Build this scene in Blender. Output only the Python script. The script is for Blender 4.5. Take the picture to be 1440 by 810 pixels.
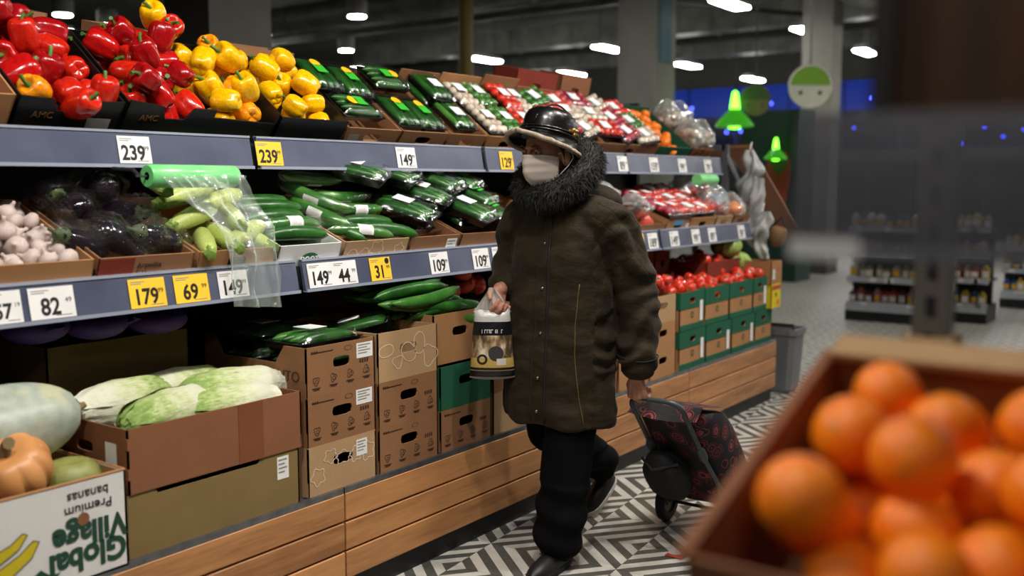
import bpy, bmesh, math, random
from math import sin, cos, pi, radians, sqrt, exp
from mathutils import Vector, Matrix, Euler, noise
from mathutils.bvhtree import BVHTree
for _o in list(bpy.data.objects): bpy.data.objects.remove(_o)
scene = bpy.context.scene
COL = scene.collection
random.seed(7)

# ------------------------------------------------------------------ camera
# world axes: Y runs along the produce shelving, X across the aisle, camera stands at the origin
cd = bpy.data.cameras.new('camera'); cam = bpy.data.objects.new('camera', cd); COL.objects.link(cam)
cam.location = (0, 0, 1.38); cam.rotation_euler = (radians(90 - 6.1155), 0, radians(35.706))
cd.sensor_width = 36; cd.lens = 35; cd.clip_start = .05; cd.clip_end = 200
cd.dof.use_dof = True; cd.dof.focus_distance = 3.45; cd.dof.aperture_fstop = 1.7
scene.camera = cam
# ------------------------------------------------------------------ world, lights, exposure
w = bpy.data.worlds.new('dusk'); scene.world = w; w.use_nodes = True
w.node_tree.nodes['Background'].inputs[0].default_value = (.05, .13, .6, 1)
w.node_tree.nodes['Background'].inputs[1].default_value = .35
vs = scene.view_settings
vs.view_transform = 'Standard'; vs.look = 'None'; vs.gamma = 1; vs.exposure = 0.0; vs.use_curve_mapping = False
def spot(loc, to, power, size=104, blend=.7, rad=.06, col=(1, .95, .88)):
    l = bpy.data.lights.new('track_or_fill_spot', 'SPOT'); l.energy = power; l.spot_size = radians(size); l.spot_blend = blend
    l.shadow_soft_size = rad; l.color = col
    o = bpy.data.objects.new('track_or_fill_spot', l); COL.objects.link(o); o.location = loc
    o.rotation_euler = (Vector(to) - Vector(loc)).to_track_quat('-Z', 'Y').to_euler()
    return o
SPOT_POWER = 150
for y in (0.4, 1.5, 2.6, 3.7, 4.8, 5.9):
    spot((-1.0, y, 3.35), (-2.75, y + .1, 1.15), SPOT_POWER * (1 if y < 4.5 else .72))
for y in (1.2, 3.4, 5.6):
    spot((-.2, y + .6, 3.4), (-1.3, y + 1.0, 0), 42, 95, .8)  # aisle fill, added lights with no fixture of their own
def fill_area(loc, power, sx=.2, sy=1.2):
    l = bpy.data.lights.new('camera_side_fill', 'AREA'); l.shape = 'RECTANGLE'; l.size = sx; l.size_y = sy; l.energy = power; l.color = (1, .96, .9)
    o = bpy.data.objects.new('camera_side_fill', l); COL.objects.link(o); o.location = loc
spot((-1.5, .65, 2.9), (-.1, .97, 1.1), 130, 50, .8)          # added spot without a fixture, brightens the oranges
for x, y in ((-.9, -1.2), (1.6, -1.0), (-3.2, -1.0)): fill_area((x, y, 3.2), 15)  # unseen fill lights added to brighten the foreground and the face
# ------------------------------------------------------------------ helpers
def srgb(h):
    if isinstance(h, str):
        h = h.lstrip('#'); h = [int(h[i:i + 2], 16) / 255 for i in (0, 2, 4)]
    return tuple((c / 12.92 if c <= .04045 else ((c + .055) / 1.055) ** 2.4) for c in h)
class NT:
    def __init__(s, name):
        s.m = bpy.data.materials.new(name); s.m.use_nodes = True; s.t = s.m.node_tree; s.n = s.t.nodes
        s.b = s.n['Principled BSDF']; s.out = s.n['Material Output']
    def add(s, ty, **k):
        n = s.n.new(ty)
        for a, v in k.items(): setattr(n, a, v)
        return n
    def link(s, a, b): s.t.links.new(a, b)
    def math(s, op, a, b=None, c=None):
        n = s.add('ShaderNodeMath', operation=op)
        for i, x in enumerate((a, b, c)):
            if x is None: continue
            if isinstance(x, (int, float)): n.inputs[i].default_value = x
            else: s.link(x, n.inputs[i])
        return n.outputs[0]
    def coord(s, kind='Object', scale=None):
        c = s.add('ShaderNodeTexCoord').outputs[kind]
        if scale is not None:
            mp = s.add('ShaderNodeMapping'); mp.inputs['Scale'].default_value = scale if not isinstance(scale, (int, float)) else (scale,) * 3
            s.link(c, mp.inputs[0]); return mp.outputs[0]
        return c
    def noise(s, scale, detail=3, vec=None, rough=.5):
        n = s.add('ShaderNodeTexNoise'); n.inputs['Scale'].default_value = scale; n.inputs['Detail'].default_value = detail
        n.inputs['Roughness'].default_value = rough
        s.link(vec if vec is not None else s.coord(), n.inputs['Vector']); return n.outputs[0]
    def ramp(s, fac, stops, interp='LINEAR'):
        r = s.add('ShaderNodeValToRGB'); r.color_ramp.interpolation = interp; e = r.color_ramp.elements
        while len(e) < len(stops): e.new(.5)
        for el, (p, c) in zip(e, stops): el.position = p; el.color = (*c[:3], 1)
        s.link(fac, r.inputs[0]); return r.outputs[0]
    def mix(s, fac, a, b):
        n = s.add('ShaderNodeMix', data_type='RGBA')
        for i, x in ((0, fac), (6, a), (7, b)):
            if isinstance(x, (int, float)): n.inputs[i].default_value = x
            elif isinstance(x, tuple): n.inputs[i].default_value = (*x[:3], 1)
            else: s.link(x, n.inputs[i])
        return n.outputs[2]
    def bump(s, h, strength=.3, dist=.01):
        n = s.add('ShaderNodeBump'); n.inputs['Strength'].default_value = strength; n.inputs['Distance'].default_value = dist
        s.link(h, n.inputs['Height']); s.link(n.outputs[0], s.b.inputs['Normal'])
    def base(s, c):
        if isinstance(c, tuple): s.b.inputs['Base Color'].default_value = (*c[:3], 1)
        else: s.link(c, s.b.inputs['Base Color'])
    def set(s, **k):
        for a, v in k.items(): s.b.inputs[a.replace('_', ' ')].default_value = v
MATS = {}
def pm(name, col, rough=.5, col2=None, scale=8, lo=.35, hi=.7, bump=0, bscale=60, bdist=.004, metal=0, spec=.5, coat=0, detail=3, **k):
    """plain procedural material: two tones mixed by noise, optional fine relief"""
    if name in MATS: return MATS[name]
    t = NT(name); c = srgb(col)
    if col2: t.base(t.ramp(t.noise(scale, detail), [(lo, c), (hi, srgb(col2))]))
    else: t.base(t.ramp(t.noise(scale, detail), [(.3, tuple(x * .93 for x in c)), (.7, tuple(min(1, x * 1.05) for x in c))]))
    t.set(Roughness=rough, Metallic=metal); t.b.inputs['Specular IOR Level'].default_value = spec
    t.b.inputs['Coat Weight'].default_value = coat
    for a, v in k.items(): t.b.inputs[a.replace('_', ' ')].default_value = v
    if bump: t.bump(t.noise(bscale, 4), bump, bdist)
    MATS[name] = t.m; return t.m
def emit(name, col, strength):
    if name in MATS: return MATS[name]
    t = NT(name); t.base((0, 0, 0)); t.b.inputs['Emission Color'].default_value = (*srgb(col), 1); t.b.inputs['Emission Strength'].default_value = strength
    MATS[name] = t.m; return t.m
class MB:
    def __init__(s): s.v = []; s.f = []; s.mi = []; s.cur = 0
    def _f(s, *fs):
        for f in fs: s.f.append(tuple(f)); s.mi.append(s.cur)
    def box(s, x0, x1, y0, y1, z0, z1):
        b = len(s.v)
        s.v += [(x, y, z) for z in (z0, z1) for y in (y0, y1) for x in (x0, x1)]
        s._f(*[tuple(b + i for i in q) for q in ((0, 2, 3, 1), (4, 5, 7, 6), (0, 1, 5, 4), (2, 6, 7, 3), (0, 4, 6, 2), (1, 3, 7, 5))]); return s
    def prism(s, pts, off):
        b = len(s.v); n = len(pts); off = Vector(off)
        s.v += [tuple(Vector(p)) for p in pts] + [tuple(Vector(p) + off) for p in pts]
        s._f(tuple(range(b + n - 1, b - 1, -1)), tuple(range(b + n, b + 2 * n)))
        for i in range(n): j = (i + 1) % n; s._f((b + i, b + j, b + n + j, b + n + i))
        return s
    def loft(s, rings, cap=True, closed=True):
        b = len(s.v); n = len(rings[0])
        for r in rings: s.v += [tuple(p) for p in r]
        m = n if closed else n - 1
        for k in range(len(rings) - 1):
            for i in range(m):
                j = (i + 1) % n
                s._f((b + k * n + i, b + k * n + j, b + (k + 1) * n + j, b + (k + 1) * n + i))
        if cap:
            s._f(tuple(range(b + n - 1, b - 1, -1))); e = b + (len(rings) - 1) * n; s._f(tuple(range(e, e + n)))
        return s
    def lathe(s, prof, n=20, sx=1, sy=1, c=(0, 0, 0), fn=None):
        rings = []
        for (r, z) in prof:
            ring = []
            for i in range(n):
                a = 2 * pi * i / n; k = fn(a, r, z) if fn else (1, 0)
                ring.append((c[0] + r * k[0] * cos(a) * sx, c[1] + r * k[0] * sin(a) * sy, c[2] + z + k[1]))
            rings.append(ring)
        return s.loft(rings)
    def tube(s, pts, rad, n=8, cap=True):
        pts = [Vector(p) for p in pts]; rings = []
        if not isinstance(rad, (list, tuple)): rad = [rad] * len(pts)
        up = None
        for i, p in enumerate(pts):
            d = (pts[min(i + 1, len(pts) - 1)] - pts[max(i - 1, 0)])
            if d.length < 1e-9: d = Vector((0, 0, 1))
            d.normalize()
            if up is None: up = Vector((0, 0, 1)) if abs(d.z) < .9 else Vector((1, 0, 0))
            a = d.cross(up)
            if a.length < 1e-6: a = d.orthogonal()
            a.normalize(); b = a.cross(d); up = b
            rings.append([p + (a * cos(2 * pi * k / n) + b * sin(2 * pi * k / n)) * rad[i] for k in range(n)])
        return s.loft(rings, cap)
    def sphere(s, c, r, n=16, m=10, sc=(1, 1, 1)):
        c = Vector(c)
        rings = [[(c.x + r * sc[0] * max(sin(pi * k / m), .02) * cos(2 * pi * i / n), c.y + r * sc[1] * max(sin(pi * k / m), .02) * sin(2 * pi * i / n), c.z - r * sc[2] * cos(pi * k / m)) for i in range(n)] for k in range(m + 1)]
        return s.loft(rings)
    def chain(s, pts, rad, n=16):
        """closed limb pieces that are fused later"""
        for i, p in enumerate(pts): s.sphere(p, rad[i], n, 10)
        for i in range(len(pts) - 1): s.tube([pts[i], pts[i + 1]], [rad[i], rad[i + 1]], n)
        return s
    def grid(s, fn, nu, nv, closed_u=False):
        b = len(s.v); U = nu if closed_u else nu + 1
        for j in range(nv + 1):
            for i in range(U): s.v.append(tuple(fn(i / nu, j / nv)))
        for j in range(nv):
            for i in range(nu):
                i2 = (i + 1) % U
                s._f((b + j * U + i, b + j * U + i2, b + (j + 1) * U + i2, b + (j + 1) * U + i))
        return s
    def mesh(s, name, mats, smooth=0):
        me = bpy.data.meshes.new(name); me.from_pydata(s.v, [], s.f)
        if not isinstance(mats, (list, tuple)): mats = [mats]
        for m in mats: me.materials.append(m)
        if len(mats) > 1: me.polygons.foreach_set('material_index', s.mi)
        bm = bmesh.new(); bm.from_mesh(me); bmesh.ops.recalc_face_normals(bm, faces=bm.faces); bm.to_mesh(me); bm.free()
        if smooth:
            me.shade_smooth()
            if smooth < 180: me.set_sharp_from_angle(angle=radians(smooth))
        me.update(); return me
    def build(s, name, mats, parent=None, smooth=0, loc=(0, 0, 0), rot=(0, 0, 0), scale=1):
        return link(name, s.mesh(name, mats, smooth), parent, loc, rot, scale)
def link(name, me, parent=None, loc=(0, 0, 0), rot=(0, 0, 0), scale=1):
    o = bpy.data.objects.new(name, me); COL.objects.link(o); o.location = loc; o.rotation_euler = rot
    if scale != 1: o.scale = (scale,) * 3 if isinstance(scale, (int, float)) else scale
    if parent: o.parent = parent; KIDS.setdefault(parent.name, []).append(o)
    return o
KIDS = {}
def tag(o, label=None, cat=None, group=None, kind=None):
    if label: o['label'] = label
    if cat: o['category'] = cat
    if group: o['group'] = group
    if kind: o['kind'] = kind
    return o
def empty(name, loc=(0, 0, 0), rot=(0, 0, 0)):
    return link(name, None, None, loc, rot)
def copy_tree(o, parent=None):
    c = o.copy(); COL.objects.link(c)
    if parent: c.parent = parent; KIDS.setdefault(parent.name, []).append(c)
    for ch in KIDS.get(o.name, []): copy_tree(ch, c)
    return c
def drop_tree(o):
    for ch in KIDS.get(o.name, []): drop_tree(ch)
    bpy.data.objects.remove(o)
PROTOS = []
class Proto:
    """first placement uses the original, later ones copies"""
    def __init__(s, root): s.root = root; s.used = False; PROTOS.append(s)
    def put(s, loc, rot, scale=1, label=None, cat=None, group=None):
        o = copy_tree(s.root) if s.used else s.root; s.used = True
        o.location = loc; o.rotation_euler = rot
        o.scale = (scale,) * 3 if isinstance(scale, (int, float)) else scale
        return tag(o, label, cat, group)
def txt(name, string, size, mat, parent, loc, rot, align='CENTER', ext=.0004, xs=1, bold=.0):
    cu = bpy.data.curves.new(name, 'FONT'); cu.body = string; cu.size = size; cu.align_x = align; cu.align_y = 'CENTER'; cu.extrude = ext
    cu.offset = bold; cu.resolution_u = 3
    ob = bpy.data.objects.new(name, cu); me = bpy.data.meshes.new_from_object(ob)
    bpy.data.objects.remove(ob); bpy.data.curves.remove(cu)
    me.materials.clear(); me.materials.append(mat)
    o = link(name, me, parent, loc, rot)
    if xs != 1: o.scale = (xs, 1, 1)
    return o
FRONT = (pi / 2, 0, pi / 2)      # lettering on a face that looks to +X
SIDE = (pi / 2, 0, 0)            # lettering on a face that looks to -Y
def fuse(mb, voxel, smooth_it=4, name='fused'):
    """one continuous surface out of overlapping closed pieces"""
    o = mb.build(name, [bpy.data.materials.new('tmp')]); md = o.modifiers.new('r', 'REMESH'); md.mode = 'VOXEL'; md.voxel_size = voxel; md.use_smooth_shade = True
    if smooth_it:
        sm = o.modifiers.new('s', 'SMOOTH'); sm.iterations = smooth_it; sm.factor = .5
    dg = bpy.context.evaluated_depsgraph_get(); me = bpy.data.meshes.new_from_object(o.evaluated_get(dg))
    bpy.data.objects.remove(o); me.materials.clear(); me.shade_smooth(); me.name = name
    return me
def displace(me, fn):
    n = len(me.vertices); co = [v.co.copy() for v in me.vertices]; no = [v.normal.copy() for v in me.vertices]; out = []
    for p, q in zip(co, no): out.extend(p + q * fn(p))
    me.vertices.foreach_set('co', out); me.update()
def nz(p, s=1.0): return noise.noise(Vector(p) * s)
def lerp(a, b, t): return a + (b - a) * t
# ------------------------------------------------------------------ materials
def cardboard(name, col, rough=.75, lines=True):
    if name in MATS: return MATS[name]
    t = NT(name); c = srgb(col)
    n = t.noise(5, 5); fine = t.noise(90, 3, t.coord('Object', (1, 1, 6)))
    m = t.mix(.5, t.ramp(n, [(.3, tuple(x * .86 for x in c)), (.7, tuple(min(1, x * 1.1) for x in c))]), t.ramp(fine, [(.3, tuple(x * .88 for x in c)), (.7, tuple(min(1, x * 1.08) for x in c))]))
    t.base(m); t.set(Roughness=rough); t.b.inputs['Specular IOR Level'].default_value = .25
    wv = t.add('ShaderNodeTexWave', wave_type='BANDS', bands_direction='Y'); wv.inputs['Scale'].default_value = 55; wv.inputs['Distortion'].default_value = .5
    t.link(t.coord(), wv.inputs['Vector'])
    t.bump(t.math('ADD', t.math('MULTIPLY', wv.outputs[1], .3 if lines else 0), t.noise(25, 3)), .12, .004)
    MATS[name] = t.m; return t.m
def wood(name, c1, c2, axis='Y', rough=.45):
    t = NT(name)
    sc = (14, 1.2, 14) if axis == 'Y' else (1.2, 14, 14) if axis == 'X' else (14, 14, 1.2)
    v = t.coord('Object', sc)
    n = t.noise(1.3, 6, v, .6); big = t.noise(1.5, 2)
    g = t.noise(6, 6, v, .65)
    info = t.add('ShaderNodeObjectInfo').outputs['Random']
    f = t.math('ADD', t.math('MULTIPLY', n, .7), t.math('ADD', t.math('MULTIPLY', g, .3), t.math('MULTIPLY', t.math('SUBTRACT', info, .5), .22)))
    t.base(t.ramp(f, [(.32, srgb(c2)), (.5, srgb(c1)), (.72, tuple(min(1, x * 1.35) for x in srgb(c1)))]))
    t.set(Roughness=rough); t.bump(g, .08, .003); MATS[name] = t.m; return t.m
def film(name, tint=(1, 1, 1), gloss=.12, rough=.12, haze=0.0, hazecol=(.8, .8, .8), bump=0.5, bscale=25):
    """clear plastic film: mostly see-through, crinkled sheen"""
    if name in MATS: return MATS[name]
    t = NT(name); t.n.remove(t.b)
    tr = t.add('ShaderNodeBsdfTransparent'); tr.inputs[0].default_value = (*tint, 1)
    gl = t.add('ShaderNodeBsdfGlossy'); gl.inputs['Roughness'].default_value = rough; gl.inputs[0].default_value = (1, 1, 1, 1)
    bp = t.add('ShaderNodeBump'); bp.inputs['Strength'].default_value = bump; bp.inputs['Distance'].default_value = .01
    t.link(t.noise(bscale, 4), bp.inputs['Height']); t.link(bp.outputs[0], gl.inputs['Normal'])
    fr = t.add('ShaderNodeLayerWeight'); fr.inputs[0].default_value = .5; t.link(bp.outputs[0], fr.inputs['Normal'])
    mx = t.add('ShaderNodeMixShader'); t.link(t.math('MINIMUM', t.math('ADD', t.math('MULTIPLY', t.math('POWER', fr.outputs['Facing'], 3.0), .5), gloss), 1.0), mx.inputs[0])
    src = tr.outputs[0]
    if haze:
        df = t.add('ShaderNodeBsdfDiffuse'); df.inputs[0].default_value = (*hazecol, 1); mh = t.add('ShaderNodeMixShader')
        t.link(t.math('MINIMUM', t.math('ADD', haze, t.math('MULTIPLY', t.math('POWER', fr.outputs['Facing'], 2.0), .55)), 1.0), mh.inputs[0]); t.link(tr.outputs[0], mh.inputs[1]); t.link(df.outputs[0], mh.inputs[2]); src = mh.outputs[0]
    t.link(src, mx.inputs[1]); t.link(gl.outputs[0], mx.inputs[2]); t.link(mx.outputs[0], t.out.inputs[0])
    MATS[name] = t.m; return t.m
CB = cardboard('cardboard brown', '#a87a50'); CBD = cardboard('cardboard printed brown', '#8d6444'); CBL = cardboard('cardboard pale', '#b08e68')
CBR = cardboard('cardboard red brown', '#85573b'); CBO = cardboard('cardboard olive', '#806a42'); CBW = cardboard('cardboard white', '#d8d6d2')
CBG = cardboard('cardboard green', '#1f5a41'); CBK = pm('black crate board', '#121211', .38, spec=.5, bump=.05)
CBRED = cardboard('cardboard dark red', '#7a2f22'); CBP = cardboard('cardboard pink', '#9a5f58')
PAPER = pm('white paper', '#e6e4e2', .6); PAPERY = pm('yellow paper', '#f5c52e', .55); INK = pm('black ink', '#101012', .6)
PRINT = pm('brown print', '#3f2617', .8); WPRINT = pm('white print', '#d9c7ad', .8); GPRINT = pm('green print', '#15402c', .7); GREYLAB = pm('grey label', '#8a8880', .6)
RAIL = pm('grey blue rail', '#575c70', .25, '#474c60', 5, coat=.6, spec=.6); RAILEDGE = pm('rail lip plastic', '#9aa0b0', .2, coat=.5)
DARK = pm('dark metal', '#17171a', .55); STEEL = pm('galvanised steel', '#8e9092', .32, '#74767a', 18, metal=.85, bump=.05)
WOOD = wood('oak plank', '#b88150', '#8f5f38')
FILM = film('clear film', gloss=.10); FILMB = film('bag film', gloss=.12, haze=.10, hazecol=(.75, .8, .78), bump=.8, bscale=14)
def skin_mat(name, c1, c2, rough, scale=6, lo=.4, hi=.65, coat=.0, bump=.05, bscale=30, spec=.5, bd=.004): return pm(name, c1, rough, c2, scale, lo, hi, bump, bscale, bd, coat=coat, spec=spec)
PRED = skin_mat('red pepper skin', '#a80b0e', '#b81510', .17, 5, coat=.4); PREDO = skin_mat('orange red pepper skin', '#c8260f', '#b41610', .17, 5, coat=.4)
PDRED = skin_mat('dark red pepper skin', '#8e0a10', '#a30d12', .17, 5, coat=.4)
PYEL = skin_mat('yellow pepper skin', '#f2bd08', '#e6a006', .18, 6, coat=.4); PORA = skin_mat('orange pepper skin', '#f0a010', '#e0720f', .18, 5, coat=.4)
PGYEL = skin_mat('yellow green pepper skin', '#e8c60e', '#9fb41c', .18, 5, .5, .75, coat=.4)
STEM = skin_mat('green stem', '#4f7a2a', '#2f5a1c', .5, 30)
CUC = skin_mat('cucumber skin', '#1d4a1a', '#2f6a22', .3, 18, .4, .7, bump=.25, bscale=90, bd=.003)
CUCL = skin_mat('cucumber skin light', '#33702a', '#5a8f38', .3, 14, .4, .75, bump=.2, bscale=80, bd=.003)
ZUC = skin_mat('zucchini skin', '#a9b95c', '#c3cd7a', .35, 22, bump=.05); ZSTEM = skin_mat('zucchini stem', '#7c9440', '#5b7a2c', .6, 20)
EGG = pm('eggplant skin', '#0d080e', .12, '#1a0d1c', 6, coat=.5); GAR = skin_mat('garlic skin', '#d2c2b6', '#8d6a78', .55, 26, .45, .72, bump=.25)
TOM = skin_mat('tomato skin', '#cf2714', '#d9442a', .2, 6, coat=.3); TOMP = skin_mat('pink tomato skin', '#c8453f', '#d96a58', .25, 6, coat=.2)
ORA = skin_mat('orange peel', '#ff8f14', '#fa780a', .35, 5, bump=.25, bscale=260, bd=.002)
TAN = skin_mat('tangerine peel', '#f08414', '#e86f0c', .35, 5)
TRAY = pm('black tray plastic', '#0b0b0c', .25, spec=.6); YLAB = pm('yellow label', '#e8b512', .5); GLAB = pm('green label', '#2fae2a', .5); BLAB = pm('pale label', '#cfdde2', .5)
# ------------------------------------------------------------------ the hall
T = .26; FROT = radians(6); FO = Vector((-2.22, 2.95))
def floor_mat(name):
    t = NT(name); g = t.add('ShaderNodeNewGeometry').outputs['Position']
    mp = t.add('ShaderNodeMapping', vector_type='TEXTURE'); mp.inputs['Location'].default_value = (FO.x, FO.y, 0); mp.inputs['Rotation'].default_value = (0, 0, FROT); mp.inputs['Scale'].default_value = (T, T, T)
    t.link(g, mp.inputs[0]); sp = t.add('ShaderNodeSeparateXYZ'); t.link(mp.outputs[0], sp.inputs[0]); x, y = sp.outputs[0], sp.outputs[1]
    u, v = t.math('FRACT', x), t.math('FRACT', y)
    par = t.math('FLOORED_MODULO', t.math('ADD', t.math('FLOOR', x), t.math('FLOOR', y)), 2.0)
    v2 = t.math('ADD', t.math('MULTIPLY', par, v), t.math('MULTIPLY', t.math('SUBTRACT', 1.0, par), t.math('SUBTRACT', 1.0, v)))
    k = t.math('FLOORED_MODULO', t.math('FLOOR', t.math('MULTIPLY', t.math('ADD', u, v2), 5.0)), 2.0)
    dirt = t.noise(7, 5, g, .6); sp2 = t.noise(60, 3, g)
    lt = t.ramp(dirt, [(.3, srgb('#a9a59c')), (.7, srgb('#c9c6be'))]); dk = t.ramp(sp2, [(.3, srgb('#43433f')), (.7, srgb('#54544f'))])
    t.base(t.mix(k, lt, dk)); t.link(t.ramp(dirt, [(.3, (.30,) * 3), (.7, (.45,) * 3)]), t.b.inputs['Roughness']); t.bump(sp2, .03, .002)
    return t.m
FLOORM = floor_mat('striped cement tile'); GROUT = pm('grout', '#4a4844', .9)
CONC = pm('painted concrete', '#4a4a46', .8, '#3c3c39', 2, bump=.05); CEILM = pm('dark ceiling', '#5c5c55', .9, '#45453f', 1.2)
WALLM = pm('dim wall paint', '#5a5a54', .85); COLM = pm('column paint', '#8a867e', .8, '#7a7770', 1.5)
fl = MB().box(-22, 9, -6, 30, -.12, -.006).build('floor', GROUT); tag(fl, kind='structure')
def tile_xy(i, j):
    x, y = (i + .5) * T, (j + .5) * T; c, s = cos(FROT), sin(FROT)
    return FO.x + c * x - s * y, FO.y + s * x + c * y
tm = MB().prism([(-T / 2 + .0009, -T / 2 + .0009, -.006), (T / 2 - .0009, -T / 2 + .0009, -.006), (T / 2 - .0009, T / 2 - .0009, -.006), (-T / 2 + .0009, T / 2 - .0009, -.006)], (0, 0, .006)).mesh('tile', FLOORM)
cand = []; rest = MB()
c36, s36 = cos(radians(35.706)), sin(radians(35.706))
for i in range(-10, 42):
    for j in range(-16, 90):
        x, y = tile_xy(i, j)
        vx, vy = c36 * x + s36 * y, -s36 * x + c36 * y       # right of / ahead of the viewer
        if vy < 2.6 or abs(vx) > vy * .56 + .3 or x < -2.5 and y < 6.3: rest_ok = -14 < x < 3 and -3 < y < 20 and (x > -2.6 or y > 6)
        else: cand.append((vy, i, j, x, y)); continue
        if rest_ok and vy > -2: cand.append((99 + vy, i, j, x, y))
cand.sort()
for k, (d, i, j, x, y) in enumerate(cand):
    if k < 300: link('tile', tm, fl, (x, y, 0), (0, 0, FROT))
    else:
        c, s = cos(FROT), sin(FROT); h = T / 2 - .0009
        rest.prism([(x + c * a - s * b, y + s * a + c * b, -.006) for a, b in ((-h, -h), (h, -h), (h, h), (-h, h))], (0, 0, .006))
tag(rest.build('tile_field', FLOORM, fl), kind='stuff')
tag(MB().box(-22, 9, 20, 30, -.006, -.001).build('tile_field', FLOORM, fl), kind='stuff')
tag(MB().box(-22, 9, -6, 30, 4.9, 5.0).build('ceiling', CEILM), kind='structure')
tag(MB().box(-22.2, -22, -6, 30, 0, 5).build('wall_left', WALLM), kind='structure')
tag(MB().box(9, 9.2, -6, 30, 0, 5).build('wall_right', WALLM), kind='structure')
tag(MB().box(-22, 9, -6.2, -6, 0, 5).build('wall_front', WALLM), kind='structure')
wb = MB(); wb.box(-22, 9, 27, 27.2, 0, 2.2).box(-22, 9, 27, 27.2, 4.05, 5).box(-22, -14.6, 27, 27.2, 2.2, 4.05).box(-1.0, 9, 27, 27.2, 2.2, 4.05)
tag(wb.build('wall_back', WALLM), kind='structure')
# night window band with blue twinkling lights
win = empty('window_1', (-7.8, 27.1, 2.2)); tag(win, kind='structure')
BLUE = emit('dusk sky glass', '#1a46d0', .30); FRAME = pm('window frame', '#1b1d22', .5)
GL = film('window glass', gloss=.08, bump=0)
for k in range(9):
    x0 = -6.8 + k * 1.51
    MB().box(x0 + .04, x0 + 1.47, -.02, -.01, 1.0, 1.82).build('pane', BLUE, win)
    MB().box(x0 + .04, x0 + 1.47, -.02, -.01, .02, .98).build('pane', pm('dark window glass', '#0b1230', .15), win)
    MB().box(x0, x0 + .04, -.06, .06, 0, 1.85).build('mullion', FRAME, win)
MB().box(-6.8, 6.8, -.05, .05, .98, 1.02).build('transom', FRAME, win)
# string of blue lights in front of the window
rs = random.Random(3); sl = empty('light_string', (-7.8, 26.6, 3.0)); tag(sl, 'string of tiny blue lights hanging before the night window', 'light string')
SB = emit('blue bulb', '#3f4dff', 14); bulb = MB().sphere((0, 0, 0), .035, 8, 6).mesh('bulb', SB)
pts = []
for k in range(26):
    p = (-6.2 + k * .45, rs.uniform(-.2, .2), rs.uniform(-1.1, .75)); pts.append(p); link('bulb', bulb, sl, p)
MB().tube(pts, .006, 5).build('cord', DARK, sl)
# ceiling services
DUCT = pm('dull duct metal', '#8a8a84', .5, '#6a6a66', 3, metal=.3); BEAM = pm('dark beam', '#262622', .8)
def beam(name, lab, a, b, r, m, cat, square=False):
    mb = MB(); a, b = Vector(a), Vector(b)
    if square:
        d = (b - a).normalized(); s = d.cross(Vector((0, 0, 1))).normalized() * r; u = Vector((0, 0, r))
        mb.loft([[p + s + u, p - s + u, p - s - u, p + s - u] for p in (a, b)])
        n = int((b - a).length / 1.6)
        for k in range(1, n):                       # flange joints
            p = a + d * k * 1.6; mb.loft([[q + s * 1.12 + u * 1.12, q - s * 1.12 + u * 1.12, q - s * 1.12 - u * 1.12, q + s * 1.12 - u * 1.12] for q in (p - d * .03, p + d * .03)])
    else:
        mb.tube([a, b], r, 14); d = (b - a).normalized(); n = int((b - a).length / 1.8)
        for k in range(1, n): p = a + d * k * 1.8; mb.tube([p - d * .03, p + d * .03], r * 1.1, 14)
    o = mb.build(name, m, None, 40); return tag(o, lab, cat)
beam('air_duct', 'long round grey air duct under the ceiling, nearest to the pepper shelf', (-16, 12.9, 4.35), (-4.8, 12.7, 4.35), .24, DUCT, 'duct')
beam('air_duct', 'square grey air duct under the ceiling behind the lamp rows', (-18, 18.5, 4.5), (3, 18.5, 4.5), .22, DUCT, 'duct', True)
beam('air_duct', 'round grey air duct running lengthwise above the far shelving', (-4.2, 12.4, 4.0), (-4.2, 17.9, 4.0), .28, DUCT, 'duct')
beam('air_duct', 'far square air duct crossing the hall before the window wall', (-18, 22.6, 4.6), (6, 22.6, 4.6), .25, DUCT, 'duct', True)
for k, y in enumerate((9.5, 15.2, 21.6)):
    beam('ceiling_beam', ('nearest', 'middle', 'farthest')[k] + ' dark steel beam crossing under the ceiling', (-20, y, 4.72), (6, y, 4.72), .16, BEAM, 'beam', True)
beam('cable_tray', 'slim grey cable tray hung high above the round duct', (-18, 14.0, 4.2), (2, 14.0, 4.2), .06, DUCT, 'tray', True)
beam('sprinkler_pipe', 'thin yellow upright gas pipe standing behind the shelving', (-8.69, 11.0, 0), (-8.69, 11.0, 4.9), .10, pm('dull yellow paint', '#6e5a1c', .6), 'pipe')
beam('sprinkler_pipe', 'thin dark pipe slanting under the ceiling', (-9.5, 9, 4.0), (-5.5, 16, 4.0), .035, BEAM, 'pipe')
# columns
def column(x0, x1, y0, y1, lab, strip=False):
    o = MB().box(x0, x1, y0, y1, 0, 4.9).build('column', COLM); tag(o, kind='structure')
    MB().box(x0 - .03, x1 + .03, y0 - .03, y1 + .03, 0, .25).build('plinth', CONC, o)
    return o
column(-7.45, -6.85, 5.3, 5.95, '')
c2 = column(-6.6, -6.05, 11.55, 12.1, '')
MB().box(-6.06 + .015, -6.06 + .03, 11.62, 11.95, 2.9, 4.4).build('sign_strip', pm('blue strip', '#2d5a6a', .6), c2)
c3 = column(-5.3, -4.85, 14.75, 15.2, '')
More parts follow.
